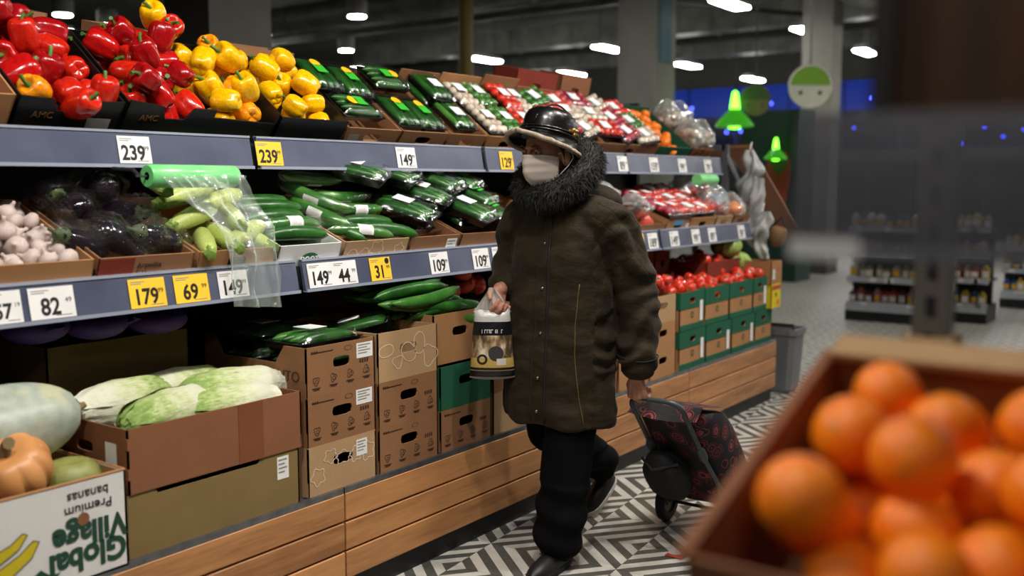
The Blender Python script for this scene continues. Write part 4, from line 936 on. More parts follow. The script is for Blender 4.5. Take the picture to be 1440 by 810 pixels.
for k in range(26):
    row, col = k // 7, k % 7
    p = W(s3[2], (-.05 - col * .047 + R.uniform(-.01, .01), R.uniform(-.05, .03) - .045 * row, .15 + row * .036 + col * .010))
    (long_l if k % 3 == 0 else long_c).put(p, (R.uniform(0, 6), R.uniform(-.15, .1), pi / 2 - .18 + R.uniform(-.12, .12)), 1, 'long %s cucumber in the tan carton, %s row, %s' % (('light green' if k % 3 == 0 else 'dark green'), ('lowest', 'second', 'third', 'top')[row], ('foremost', 'second from the front', 'third from the front', 'in the middle', 'third from the back', 'second from the back', 'rearmost')[col]), 'cucumber', '%s long cucumbers in the tan carton' % ('light' if k % 3 == 0 else 'dark'))
for k, (y, z) in enumerate(((3.2, .93), (3.3, .95), (3.38, .94), (3.28, 1.0))):
    TPP.put((-2.62, y, z), (k, .4, 0), .048, 'pink tomato heaped under the middle shelf beside the long cucumbers', 'tomato', 'pink tomatoes under the middle shelf')
s4 = stack(3.072, 3.40, ((CBL, .165, dict(top=True, lab='pale carton standing low behind the long coat, left of the knees')), (CBD, .16, dict(top=True, lab='brown carton behind the shopper, second tier')), (CB, .165, dict(lab='tan carton behind the shopper at hip height'))), 'd')
MB().box(-.45, -.05, -.14, .14, .10, .16).build('liner', CBD, s4[2])
s5 = stack(3.41, 3.72, ((CB, .16, dict(top=True, lab='lowest tan carton hidden behind the coat')), (CBD, .16, dict(top=True, lab='brown carton hidden behind the coat, second tier'))), 'e')
s6 = stack(3.73, 4.05, ((CBD, .16, dict(top=True, lab='lowest brown carton behind the sleeve')), (CB, .16, dict(top=True, lab='tan carton behind the sleeve, second tier'))), 'f')
s7 = stack(4.06, 4.37, ((CB, .16, dict(top=True, lab='lowest tan carton just left of the tomato stacks')), (CB, .16, dict(top=True, lab='tan carton left of the tomato stacks, second tier'))), 'g')
s8 = stack(4.38, 4.66, ((CB, .14, dict(top=True, lab='lowest tan carton of the stack left of the green crates')), (CB, .14, dict(top=True, lab='middle tan carton of the stack left of the green crates')), (CBL, .14, dict(stk=(-.1, .07, .045, .09), lab='pale top carton of tomatoes left of the green crates'))), 'h', D=.45)
def crate(label, y0, y1, z, h=.205, D=.45, stk=True, dx=0):
    L = y1 - y0 - .008; o = carton(label, L, D, h - .004, CB, (X0 + dx, (y0 + y1) / 2, z), 0, hole=(.07, .03), hz=h * .76, group=None)
    rim_ = MB(); panel(rim_, (.003, -L / 2, h * .56), (0, 1, 0), (0, 0, 1), L, h * .44, .003, (L / 2, h * .20, .07, .03)); rim_.build('green_rim', CBG, o)
    MB().box(0, .003, -L / 2, L / 2, 0, .03).build('green_band', CBG, o); mb = MB(); ring(mb, 0, h * .38, .018, .006, 12, .002); mb.build('crate_print', GPRINT, o)
    for e in (-1, 1): MB().box(-D * .5, .002, e * L / 2 - .002, e * L / 2 + .002, h * .56, h).build('green_rim', CBG, o)
    if stk: sticker(o, L * .36, h * .45, .035, .11, PAPER, False, .005)
    return o
lowr = [crate('green rimmed carton in the lower row, %s from the tan stack' % nm, a, b, ZB, stk=st) for nm, a, b, st in (('first', 4.70, 5.02, True), ('second', 5.03, 5.37, True), ('third', 5.38, 5.72, True), ('fourth', 5.73, 6.0, False))]
upr = [crate('green rimmed carton heaped with tomatoes, %s from the tan stack' % nm, a, b, ZB + .208, stk=st) for nm, a, b, st in (('first', 4.70, 5.0, True), ('second', 5.01, 5.33, False), ('third', 5.34, 5.68, False), ('fourth', 5.69, 5.9, True))]
for bx, L in zip([s8[2]] + upr, (.27, .29, .31, .33, .2)):
    nm = bx['label']; nmm = 'pale carton' if 'pale' in nm else nm.split(', ')[1].split(' ')[0] + ' green rimmed carton'
    for p, r, wd in heap(bx, int(44 * L / .3), L, .44, .034, int(L * 1000), zf=.125, bias=.03): TP.put(p, (RP.uniform(0, 2), RP.uniform(0, 2), 0), r, 'tomato in the %s, %s' % (nmm, wd), 'tomato', 'red tomatoes in the ' + nmm)
yb = carton('yellow carton with a red fruit print at the crate end', .16, .3, .15, pm('yellow carton', '#d9c21c', .6), (X0 + .03, 5.99, ZB + .208), 0, hole=(.03, .03), hz=.08)
MB().box(.001, .002, -.07, .07, .115, .14).build('red_print', pm('red print', '#b8402a', .6), yb); MB().lathe([(.0001, 0), (.02, 0), (.02, .001), (.0001, .001)], 14).build('fruit_print', pm('orange print', '#d8741c', .6), yb, 0, (.001, .03, .035), (0, pi / 2, 0))
e1 = carton('small brown carton standing on the yellow one at the shelf end', .18, .3, .14, CB, (X0 + .03, 5.99, ZB + .36), 0, hole=None); sticker(e1, -.05, .06, .04, .06); MB().lathe([(.0001, 0), (.014, 0), (.014, .001), (.0001, .001)], 12).build('red_dot', pm('red print', '#b8402a', .6), e1, 0, (.001, .02, .09), (0, pi / 2, 0))
rb = carton('dark red carton of tomatoes raised behind the green crates', .58, .34, .09, CBRED, (-2.47, 5.69, .815), 0, hole=None)
for p, r, wd in heap(rb, 30, .56, .33, .036, 95, zf=.03, bias=.0): TP.put(p, (RP.uniform(0, 2), RP.uniform(0, 2), 0), r, 'tomato in the raised dark red carton, ' + wd, 'tomato', 'tomatoes in the raised carton')
for k in range(3): carton('pink carton standing behind the tomato heap, %s' % ('left', 'middle', 'right')[k], .19, .3, .19, CBP, (-2.70, 4.88 + .2 * k, .78), 0, hole=(.05, .04))
for k, y in enumerate((4.6, 4.85)):
    pumpkin('melon', (-2.80, y + .3, 1.03), .06, pm('melon rind', '#8f9050', .5), 'green melon on the pink cartons under the middle shelf, %s' % ('left', 'right')[k], 8, .8, False, cat='melon', depth=.03)
lt = Proto(MB().grid(lambda u, v: (.09 * max(.02, sin(pi * v)) * cos(6.283 * u) * (1 + .15 * sin(9 * u * 6.283 + 5 * v)), .09 * max(.02, sin(pi * v)) * sin(6.283 * u) * (1 + .15 * sin(7 * u * 6.283)), .07 * cos(pi * v)), 36, 14, True).build('lettuce_head', pm('lettuce', '#a8bf6a', .5, '#7fa03e', 20), None, 180))
for k, (y, z) in enumerate(((5.95, .87), (5.78, .98))): lt.put((-2.52, y, z), (0, 0, k), 1, 'pale green lettuce head at the shelf end, %s' % ('lower', 'upper')[k], 'lettuce', None)
# ------------------------------------------------------------------ the shopper
PC = Vector((-1.985, 3.08, 0))
def Lc(f, l, z): return Vector((l, -f, z))            # forward, left, up of the walking person (walks towards -Y)
SKIN = NT('skin'); SKIN.base(SKIN.ramp(SKIN.noise(18, 3), [(.3, srgb('#ad755d')), (.7, srgb('#c78f76'))])); SKIN.set(Roughness=.5); SKIN.b.inputs['Subsurface Weight'].default_value = .08; SKIN.b.inputs['Subsurface Radius'].default_value = (.01, .004, .002); SKIN = SKIN.m
HC = Lc(.10, 0, 1.478); HY = radians(-10); HPit = radians(6)
HM = Matrix.Translation(HC) @ Matrix.Rotation(HY, 4, 'Z') @ Matrix.Rotation(HPit, 4, 'X')   # head frame: -Y forward, X left
def Hp(f, l, z): return HM @ Vector((l, -f, z))
b = MB()
def ell(c, sx, sy, sz):                                   # ellipsoid in the head frame
    k = len(b.v); b.sphere((0, 0, 0), 1, 24, 16)
    for i in range(k, len(b.v)): v = b.v[i]; b.v[i] = tuple(HM @ Vector((c[1] + v[0] * sx, -c[0] + v[1] * sy, c[2] + v[2] * sz)))
ell((-.012, 0, .022), .076, .093, .092); ell((.030, 0, -.028), .062, .062, .070); ell((.045, 0, -.075), .040, .045, .032)      # skull, face, jaw
ell((.083, 0, .028), .030, .016, .010); ell((.060, .036, -.008), .022, .013, .018); ell((.060, -.036, -.008), .022, .013, .018)  # brow, cheeks
ell((.094, 0, -.006), .010, .013, .026); ell((.097, 0, -.026), .014, .012, .012); ell((.084, 0, -.058), .022, .010, .009)       # nose, lips
for s in (-1, 1): ell((-.008, s * .079, -.012), .010, .022, .034)                                                                # ears
b.chain([Lc(.05, 0, 1.42), Lc(.01, 0, 1.30)], [.055, .062])
b.chain([Lc(-.01, 0, 1.20), Lc(.0, 0, 1.05), Lc(0, 0, .86)], [.08, .11, .11])
SH = {1: Lc(-.01, .165, 1.225), -1: Lc(.01, -.165, 1.225)}; EL = {1: Lc(-.10, .265, 1.0), -1: Lc(-.05, -.255, 1.03)}; WR = {1: Lc(-.055, .285, .685), -1: Lc(.135, -.185, .985)}
for s in (1, -1):
    b.chain([Lc(0, s * .05, 1.22), SH[s], EL[s], WR[s]], [.055, .05, .042, .027])
HIP = {s: Lc(0, s * .085, .82) for s in (1, -1)}; KN = {1: Lc(.075, .085, .45), -1: Lc(-.05, -.085, .44)}; AN = {1: Lc(.16, .095, .10), -1: Lc(-.475, -.085, .165)}
for s in (1, -1): b.chain([HIP[s], KN[s], AN[s]], [.085, .055, .04])
b.chain([Lc(.16, .095, .07), Lc(.24, .10, .035)], [.030, .016]); b.chain([AN[-1], Lc(-.395, -.085, .06)], [.030, .018])
def hand(w, d, n, s, curl, spread=.020, size=1.0, thumb=None):
    """palm, four unequal curled fingers and a thumb leaving the side of the palm"""
    d, n, s = (Vector(v).normalized() for v in (d, n, s)); tips = []
    for i in range(4):
        off = s * ((1.5 - i) * spread); k0 = w + d * .012 + off * .55; k1 = w + d * (.086 - .006 * abs(i - 1)) * size + off
        b.chain([k0, k1], [.0135, .0115], 10); p = k1; a = 0; ln = (1.0, 1.10, 1.02, .80)[i] * size; seg = [p]
        for q, l_ in enumerate((.043, .027, .022)):
            a += radians(curl[q]); p = p + (d * cos(a) + n * sin(a)) * l_ * ln; seg.append(p)
        b.chain(seg, [.0103, .0093, .0086, .0074], 10)
    t0 = w + d * .025 + s * .022; tv = thumb or ((.75, .35, .55), (.6, .7, .4), (.35, .85, .3)); seg = [t0]; p = t0
    for q, (x, y, z) in enumerate(tv): p = p + (d * y + s * x + n * z).normalized() * (.042, .032, .026)[q] * size; seg.append(p)
    b.chain(seg, [.0145, .0115, .0105, .0085], 10)
hand(WR[-1], Lc(.55, .12, -.82), Lc(.35, .85, .3), Lc(.8, -.35, .5), (48, 62, 40), thumb=((.7, .3, .6), (.3, .8, .6), (.0, .9, .5)))
hand(WR[1], Lc(-.10, .0, -1), Lc(-1, 0, .15), Lc(0, -1, 0), (55, 75, 45), thumb=((.5, .5, .5), (.2, .8, .6), (.0, .5, .9)))
body = link('person', fuse(b, .0042, 3, 'person'), None, PC); body.data.materials.append(SKIN)
tag(body, 'person in a long olive coat, leather hat and face mask, walking with a trolley', 'person')
def part(name, mb_or_me, m, sm=180, par=None):
    me = mb_or_me.mesh(name, m, sm) if isinstance(mb_or_me, MB) else mb_or_me
    if not isinstance(mb_or_me, MB): me.materials.clear(); me.materials.append(m)
    return link(name, me, par or body)
# coat
def coat_mat():
    t = NT('olive quilted coat'); c = t.coord(); n1 = t.noise(9, 4, t.coord('Object', (1, 1, 1.6))); n2 = t.noise(160, 2)
    t.base(t.ramp(t.noise(4, 3), [(.3, srgb('#221a0d')), (.7, srgb('#302614'))])); t.set(Roughness=.72); t.b.inputs['Specular IOR Level'].default_value = .2
    t.b.inputs['Sheen Weight'].default_value = .04
    sp = t.add('ShaderNodeSeparateXYZ'); t.link(c, sp.inputs[0]); dia = []
    for sg in (1, -1):
        q = t.math('ADD', t.math('MULTIPLY', sp.outputs[2], 1.0), t.math('MULTIPLY', t.math('ADD', sp.outputs[1], t.math('MULTIPLY', sp.outputs[0], .5)), sg * 1.0))
        dia.append(t.math('ABSOLUTE', t.math('SINE', t.math('MULTIPLY', q, 42.0))))
    q = t.math('POWER', t.math('MULTIPLY', t.math('MINIMUM', 1.0, dia[0]), dia[1]), .4)
    arm = t.math('GREATER_THAN', sp.outputs[0], .17); high = t.math('GREATER_THAN', sp.outputs[2], 1.02)
    h = t.math('ADD', t.math('MULTIPLY', t.math('MULTIPLY', q, t.math('MULTIPLY', arm, high)), .28), t.math('ADD', t.math('MULTIPLY', n1, 1.2), t.math('MULTIPLY', n2, .05)))
    t.bump(h, .6, .018); return t.m
COAT = coat_mat(); c = MB()
def oval(f, l, z, al, af, n=32, flat=2.3):
    out = []
    for i in range(n):
        a = 2 * pi * i / n; ca, sa = cos(a), sin(a)
        out.append(Lc(f + af * (abs(sa) ** (2 / flat)) * (1 if sa > 0 else -1), l + al * (abs(ca) ** (2 / flat)) * (1 if ca > 0 else -1), z))
    return out
c.loft([oval(.02, .0, .50, .215, .165), oval(.018, 0, .56, .218, .168), oval(.012, 0, .72, .215, .160), oval(.005, 0, .88, .210, .152), oval(0, 0, 1.0, .200, .146), oval(0, 0, 1.12, .198, .140), oval(-.005, 0, 1.20, .192, .128), oval(-.01, 0, 1.27, .165, .108), oval(0, 0, 1.32, .115, .09), oval(.01, 0, 1.37, .085, .08)])
c.chain([Lc(-.01, .12, 1.25), Lc(-.015, .185, 1.225), Lc(-.065, .235, 1.10), EL[1] + Vector((-.015, 0, 0)), Lc(-.085, .275, .85), Lc(-.06, .285, .735)], [.085, .086, .082, .080, .076, .066], 20)
c.chain([Lc(.0, -.12, 1.25), Lc(.0, -.18, 1.225), Lc(-.03, -.225, 1.12), EL[-1], Lc(.03, -.23, 1.005), Lc(.085, -.20, .998)], [.085, .086, .082, .078, .068, .058], 20)
cm = fuse(c, .0075, 5, 'coat')
def folds(p):                                             # folds and puffs
    am = abs(p.x) > .185 or p.z > 1.15
    k = .010 * nz((p.x * 7, p.y * 7, p.z * 9)) + .005 * nz((p.x * 18, p.y * 18, p.z * 26 + 5)) + (.010 * (.5 - abs(nz((p.x * 9 + p.z * 6, p.y * 9, p.z * 15)))) if abs(p.x) > .18 else 0)
    if p.x > .19 and p.z > .7: k += .0085 * sin(p.z * 58 + 9 * nz((p.x * 6, p.y * 6, p.z * 5)) + p.y * 16) * (.5 + .9 * abs(nz((p.x * 5, p.y * 5, p.z * 3 + 2))))
    if p.x < -.19 and p.z > .9: k += .006 * sin(p.z * 55 + p.y * 30)
    if p.z < .62 and abs(p.x) < .24: k += .008 * sin(math.atan2(p.y, p.x) * 6 + 1.0) * (.62 - p.z) / .12
    return k
displace(cm, folds)
coat = part('coat', cm, COAT)
bv = BVHTree.FromPolygons([v.co.copy() for v in cm.vertices], [tuple(p.vertices) for p in cm.polygons])
def on_coat(pts, off=.002):
    out = []
    for (ang, z, cx) in pts:                              # horizontal ray from outside towards the body axis
        d = Lc(cos(ang), sin(ang), 0); o = Lc(0, cx, z) + d * .8
        h = bv.ray_cast(o, -d)
        if h[0]: out.append(h[0] + d * off)
    return out
GOLDP = pm('gold piping', '#6a5830', .5); SEAM = pm('dark seam', '#0e0c09', .7); SNAP = pm('snap metal', '#8f8a80', .25, metal=.9)
part('piping', MB().tube(on_coat([(radians(52 - 6 * sin(k / 14 * 2)), 1.02 - .50 * k / 24, 0) for k in range(25)]), .0017, 6), GOLDP, par=coat)
part('placket_seam', MB().tube(on_coat([(radians(13), 1.26 - .74 * k / 30, 0) for k in range(31)], .001), .0045, 6), SEAM, par=coat)
part('placket_seam', MB().tube(on_coat([(radians(-6), 1.26 - .74 * k / 30, 0) for k in range(31)], -.001), .003, 6), SEAM, par=coat)
for z in (1.16, 1.0, .84, .68, .56):
    q = on_coat([(radians(4), z, 0)], .002)
    if q: MB().sphere(q[0], .0065, 10, 6).build('snap_button', SNAP, coat, 180)
part('sleeve_seam', MB().tube([WR[1] + Lc(-.008, 0, .065) + Vector((cos(a) * .0735, sin(a) * .0735, .006 * sin(2 * a))) for a in [2 * pi * k / 24 for k in range(25)]], .0025, 5), SEAM, par=coat)
# fur collar
FUR = pm('dark grey green fur', '#141410', .75, '#2a2a22', 40); rc = random.Random(8)
def col_pt(a):
    """axis of the collar roll around the neck; a = 0 in front"""
    return Lc(.040 + .108 * cos(a), .112 * sin(a), 1.405 - .075 * cos(a)), .040 + .020 * (1 - cos(a)) / 2
cb = MB(); rings = []
for k in range(40):
    a = 2 * pi * k / 40; p, r = col_pt(a); out = Lc(cos(a), sin(a), 0)
    rings.append([p + out * cos(t_) * r + Vector((0, 0, 1)) * sin(t_) * r * 1.15 for t_ in [2 * pi * q / 14 for q in range(14)]])
rings.append(rings[0]); cb.loft(rings, False); cbo = part('fur_collar', cb, FUR)
fu = MB()
for _ in range(15000):
    a = rc.uniform(0, 2 * pi); t_ = rc.uniform(0, 2 * pi); p, r = col_pt(a); out = Lc(cos(a), sin(a), 0); nn = out * cos(t_) + Vector((0, 0, 1.1)) * sin(t_); q = p + nn * r * .97
    dr = (nn * .55 + Vector((rc.uniform(-.5, .5), rc.uniform(-.5, .5), rc.uniform(-.75, .25)))).normalized(); l_ = rc.uniform(.014, .032); sd = dr.cross(Vector((rc.uniform(-1, 1), rc.uniform(-1, 1), rc.uniform(-1, 1)))).normalized() * .0011
    k = len(fu.v); mid = q + dr * l_ * .55; tip = q + dr * l_ + Vector((0, 0, -.008)); fu.v += [tuple(q - sd), tuple(q + sd), tuple(mid + sd * .8), tuple(mid - sd * .8), tuple(tip)]; fu._f((k, k + 1, k + 2, k + 3), (k + 3, k + 2, k + 4))
me = bpy.data.meshes.new('fur'); me.from_pydata(fu.v, [], fu.f); me.materials.append(FUR); tag(link('fur', me, cbo), kind='stuff')
hood = MB().sphere((0, 0, 0), 1, 20, 12); hood.v = [tuple(Lc(-.145, .02, 1.30) + Vector((x * .145, y * .075, z * .075))) for x, y, z in hood.v]; part('hood', hood, COAT, par=coat)
# face mask
MASK = pm('face mask cloth', '#d6c8c0', .8, '#c8bab0', 10, bump=.15, bscale=300, bdist=.001)
def mk(u, v):
    th = radians(lerp(-74, 74, u)); z = lerp(-.004, -.114, v); e = (1 - abs(2 * u - 1) ** 2)
    rf = .102 + .026 * exp(-(th / radians(26)) ** 2) * (.35 + .65 * sin(pi * min(1, v * .75 + .2))) - .030 * max(0, v - .62) / .38 * 1.0
    rl = .078 - .012 * v; zz = z - .016 * (1 - cos(th)) * (1 - 2 * v) * .8 + .010 * cos(th) * (1 - v)
    pl = .0035 * (abs(((v * 4.0) % 1) - .5) * 2 - .5) * e
    return Hp((rf + pl) * cos(th) - .004, (rl + pl) * sin(th) * 1.02, zz)
mask = part('face_mask', MB().grid(mk, 30, 24), MASK); sm = mask.modifiers.new('s', 'SOLIDIFY'); sm.thickness = .0015
for s in (-1, 1):
    part('ear_loop', MB().tube([Hp(.026, s * .076, .0), Hp(.0, s * .086, .008), Hp(-.028, s * .090, .004), Hp(-.034, s * .090, -.02), Hp(-.01, s * .086, -.045), Hp(.03, s * .062, -.085)], .0016, 6), PAPER, par=mask)
# eyes, brows, hair
WH = pm('eye white', '#8a7c72', .3); IRIS = pm('iris', '#2a2019', .15); HAIR = pm('dark auburn hair', '#3a2318', .6, '#52301f', 60)
for s in (-1, 1):
    e = part('eye', MB().sphere(Hp(.079, s * .031, .010), .0125, 14, 10), WH); MB().sphere(Hp(.0865, s * .031, .009), .006, 10, 8).build('iris', IRIS, e, 180)
    part('eyelid', MB().tube([Hp(.086, s * .017, .012), Hp(.0935, s * .030, .0185), Hp(.084, s * .044, .011)], [.002, .004, .002], 8), SKIN)
    part('eyebrow', MB().tube([Hp(.096, s * .014, .030), Hp(.0965, s * .03, .037), Hp(.086, s * .05, .033)], [.002, .0035, .0015], 8), HAIR)
    hr = MB()
    for k in range(60):
        t_ = rc.uniform(-.045, .012); z0 = rc.uniform(.02, .035); hr.tube([Hp(t_ + .012, s * .079, z0), Hp(t_, s * .086, z0 - .03), Hp(t_ - .008, s * .084, z0 - rc.uniform(.05, .075))], [.0014, .0014, .0004], 4, False)
    part('hair', hr, HAIR)
# hat
LEA = pm('black leather', '#0d0c0c', .26, '#161413', 20, bump=.25, bscale=70, bdist=.003, coat=.15); TRIM = pm('pale shearling', '#8d7c6a', .95, '#b5a694', 60, bump=.6, bscale=120); LINE = pm('taupe hat lining', '#4a3f36', .8)
HT = HM @ Matrix.Translation((0, .014, .066)) @ Matrix.Rotation(radians(-20), 4, 'X')
def hat_pt(f, l, z): return HT @ Vector((l, -f, z))
prof = [(.0, .0), (.03, .0), (.055, .012), (.075, .0), (.082, .0)]
h = MB(); rings = []
for r, z in ((1.0, -.035), (1.02, -.012), (1.0, .01), (.99, .030), (.95, .052), (.86, .070), (.68, .083), (.40, .091), (.12, .093)):
    rings.append([hat_pt(.110 * r * cos(a), .092 * r * sin(a), z) for a in [2 * pi * k / 40 for k in range(40)]])
h.loft(rings); hat = part('leather_hat', h, LEA)
for z, r in ((-.004, 1.035), (.006, 1.03)):
    part('hat_cord', MB().tube([hat_pt(.110 * r * cos(a), .092 * r * sin(a), z - .012 * cos(a) * 0) for a in [2 * pi * k / 40 for k in range(41)]], .004, 6), LEA, par=hat)
part('crown_seam', MB().tube([hat_pt(.112 * cos(t_) * .99, .02 + .0, .034 + .07 * sin(t_)) if False else hat_pt(lerp(.112, -.112, k / 20), .025, .012 + .092 * sin(pi * k / 20) ** .6) for k, t_ in enumerate([0] * 21)], .003, 6), LEA, par=hat)
def brim(u, v):
    a = 2 * pi * u; ln = .010 + .040 * max(0, cos(a)) ** .8 + .010 * abs(sin(a)); dr = .010 + .026 * abs(sin(a)) + .010 * max(0, -cos(a))
    return hat_pt((.112 + ln * v) * cos(a), (.094 + ln * .75 * v) * sin(a), -.018 - dr * v ** 1.3)
bo = part('brim', MB().grid(brim, 56, 6, True), LEA, par=hat); sd_ = bo.modifiers.new('s', 'SOLIDIFY'); sd_.thickness = .004
def brim2(u, v): return brim(u, v) + Vector((0, 0, -.0045))
part('brim_lining', MB().grid(brim2, 56, 6, True), LINE, par=hat)
part('brim_trim', MB().tube([brim(k / 60, 1.0) + Vector((rc.uniform(-.001, .001), rc.uniform(-.001, .001), rc.uniform(-.001, .001))) for k in range(61)], [rc.uniform(.0075, .0105) for _ in range(61)], 8), TRIM, par=hat)
GOLDM = pm('gold buckle', '#b08a48', .3, metal=.9)
bk = MB(); ca, sa = cos(radians(108)), sin(radians(108))
for (dz, da) in ((.012, 0), (.012, .14), (-.002, .08)): bk.sphere(hat_pt(.114 * cos(radians(100) + da), .097 * sin(radians(100) + da), dz + .006), .0085, 10, 8)
bk.tube([hat_pt(.115 * cos(a), .098 * sin(a), .010) for a in [radians(88 + 4 * k) for k in range(9)]], .004, 6); part('buckle', bk, GOLDM, par=hat)
# trousers and shoes
tr = MB(); TRO = pm('black trousers', '#050506', .9, '#08080a', 12, spec=.1)
tr.chain([Lc(0, 0, .84), HIP[1], Lc(.035, .085, .62), KN[1], Lc(.12, .09, .27), Lc(.165, .095, .105)], [.12, .105, .100, .094, .092, .092], 20)
tr.chain([Lc(0, 0, .84), HIP[-1], Lc(-.02, -.085, .62), KN[-1], Lc(-.27, -.085, .31), Lc(-.435, -.085, .215)], [.12, .105, .100, .092, .084, .074], 20)
tm2 = fuse(tr, .008, 4, 'trousers')
displace(tm2, lambda p: (.008 * nz((p.x * 9, p.y * 9, p.z * 7)) + (.006 * sin(p.z * 60 + p.x * 20) if p.z < .3 else 0)))
part('trousers', tm2, TRO)
SHOE = pm('black shoe', '#0b0b0c', .5); SOLE = pm('pale shoe sole', '#c9c7c0', .7); SOLED = pm('dark sole', '#141415', .7)
def shoe(heel, toe, solem, up=.075):
    heel, toe = Vector(heel), Vector(toe); d = (toe - heel); L = d.length; d.normalize(); s = d.cross(Vector((0, 0, 1))).normalized(); u = s.cross(d)
    m_, sl_ = MB(), MB(); rg, rs_ = [], []
    for k in range(11):
        t_ = k / 10; wd = .040 * (max(.03, 1 - abs(2 * t_ - 1) ** 3.5)) ** .5 * (1 + .12 * t_); hh = lerp(up, .042, min(1, t_ * 1.4)) * (max(.12, 1 - max(0, t_ - .75) ** 2 * 12))
        p = heel + d * L * t_; rg.append([p + s * wd * cos(a) + u * (.018 + hh * max(0, sin(a)) if sin(a) >= 0 else .018) for a in [2 * pi * q / 16 for q in range(16)]])
        rs_.append([p + s * wd * 1.08 * cos(a) + u * (.020 if sin(a) >= 0 else .0) for a in [2 * pi * q / 16 for q in range(16)]])
    o = part('shoe', m_.loft(rg), SHOE, 50); sl_.loft(rs_).build('sole', solem, o, 30)
shoe(Lc(.09, .09, .0), Lc(.37, .115, .002), SOLED, .085); shoe(Lc(-.545, -.085, .125), Lc(-.335, -.09, .004), SOLE)
# ------------------------------------------------------------------ carrier bag in the right hand
def bag_mat():
    t = NT('printed carrier bag'); sp = t.add('ShaderNodeSeparateXYZ'); t.link(t.coord(), sp.inputs[0]); y, z = sp.outputs[1], sp.outputs[2]
    n = t.noise(40, 4, t.coord('Object', (1, 1, .5))); blk = srgb('#141416')
    scn = t.ramp(t.math('ADD', n, t.math('MULTIPLY', t.math('ABSOLUTE', t.math('SUBTRACT', y, -.01)), 3.0)), [(.45, srgb('#d8ccb6')), (.58, srgb('#a08560')), (.70, srgb('#4d4030'))])
    gr = t.mix(t.math('GREATER_THAN', z, -.045), srgb('#b89a56'), scn)
    dx = t.math('SUBTRACT', y, .012); dz = t.math('ADD', z, .030); rr = t.math('SQRT', t.math('ADD', t.math('MULTIPLY', dx, dx), t.math('MULTIPLY', dz, dz)))
    gr = t.mix(t.math('LESS_THAN', rr, .026), gr, srgb('#3c3a3d'))
    tl = t.math('SUBTRACT', t.math('ABSOLUTE', t.math('SUBTRACT', t.math('SQRT', t.math('ADD', t.math('POWER', t.math('ADD', y, .035), 2.0), t.math('POWER', t.math('ADD', z, .05), 2.0))), .014)), .004)
    gr = t.mix(t.math('LESS_THAN', tl, 0.0), gr, srgb('#2a2622'))
    cx = t.math('LESS_THAN', t.math('ABSOLUTE', t.math('SUBTRACT', y, .03)), .016); cz = t.math('LESS_THAN', t.math('ABSOLUTE', t.math('ADD', z, .058)), .011)
    gr = t.mix(t.math('MULTIPLY', cx, cz), gr, srgb('#c9c4ba'))
    gr = t.mix(t.math('GREATER_THAN', z, .032), gr, blk); gr = t.mix(t.math('LESS_THAN', z, -.078), gr, blk)
    ln = t.math('LESS_THAN', t.math('ABSOLUTE', t.math('ADD', z, .088)), .0018); gr = t.mix(ln, gr, srgb('#8a744a'))
    gr = t.mix(t.math('LESS_THAN', z, -.112), gr, srgb('#a8a49e')); gr = t.mix(t.math('GREATER_THAN', z, .078), gr, srgb('#b4b2ae'))
    t.base(gr); t.set(Roughness=.3); t.bump(t.noise(22, 3), .5, .008); return t.m
BAGC = PC + Lc(.225, -.155, .795)
bg = MB(); BR = -52
def bgf(u, v):
    a = 2 * pi * u; z = lerp(-.12, .12, v); wd = lerp(.078, .060, v) + .003 * nz((0, v * 4, 1)); dp = .035 * (max(.001, 1 - (2 * v - 1) ** 4)) ** .5 * (1 - .4 * v) + .002
    return (dp * sin(a) * (1 + .15 * nz((cos(a) * 2, v * 3, 3))), wd * (abs(cos(a)) ** .7) * (1 if cos(a) > 0 else -1), z + .004 * cos(2 * a))
bago = bg.grid(bgf, 36, 20, True).build('carrier_bag', bag_mat(), None, 180, BAGC, (0, 0, radians(BR)), 1.06); tag(bago, 'small printed plastic carrier bag hanging from the right hand', 'bag')
WP = film('white bag plastic', gloss=.15, haze=.72, hazecol=(.62, .6, .58), bump=.8)
for s in (-1, 1):
    def hf(u, v, s=s):
        wv = lerp(.030, .010, v); yy = lerp(s * .036, s * .004, v); z = lerp(.108, .185, v)
        return (.006 * sin(u * 7 + v * 3), yy + (u - .5) * 2 * wv, z + .006 * sin(3 * u))
    MB().grid(hf, 8, 10).build('bag_handle', WP, bago, 180)
mb = MB(); r = random.Random(2); y = -.036
while y < .030:
    w_ = r.uniform(.003, .007)
    if r.random() > .18:
        mb.box(.0345, .0355, y, y + .0016, .040, .053)
        if r.random() > .4: mb.box(.0345, .0355, y, y + w_, .0505, .053)
        if r.random() > .4: mb.box(.0345, .0355, y + w_ - .0016, y + w_, .040, .053)
    y += w_ + .002
mb.v = [(x - .0065, y, z) for x, y, z in mb.v]
mb.build('bag_lettering', PAPER, bago)
# ------------------------------------------------------------------ shopping trolley
AX = Vector((-1.64, 3.585, .085)); HD = Vector((-1.672, 3.155, .598)); DV = (HD - AX); DV.x = 0; TL = DV.length; DV.normalize(); NV = Vector((0, DV.z, -DV.y))
tro = empty('shopping_trolley', (AX.x, AX.y, 0)); tag(tro, 'black shopping trolley with dark red rose pattern pulled by the shopper', 'trolley'); T0 = Vector((AX.x, AX.y, 0))
def Tp(x, d, n): return Vector((x, 0, AX.z)) + DV * d + NV * n
TUBE = pm('grey painted tube', '#3e4446', .4, '#4a5052', 10); RUB = pm('black rubber', '#101010', .7)
h = .105; pts = [Tp(-h - .03, 0, 0), Tp(-h, .35, 0), Tp(-h + .002, TL - .09, 0)]
for k in range(7): a = pi / 2 * k / 6; pts.append(Tp(-h + .055 * (1 - cos(a)), TL - .055 + .055 * sin(a), .0))
for k in range(7): a = pi / 2 * (1 - k / 6); pts.append(Tp(h - .055 * (1 - cos(a)), TL - .055 + .055 * sin(a), .0))
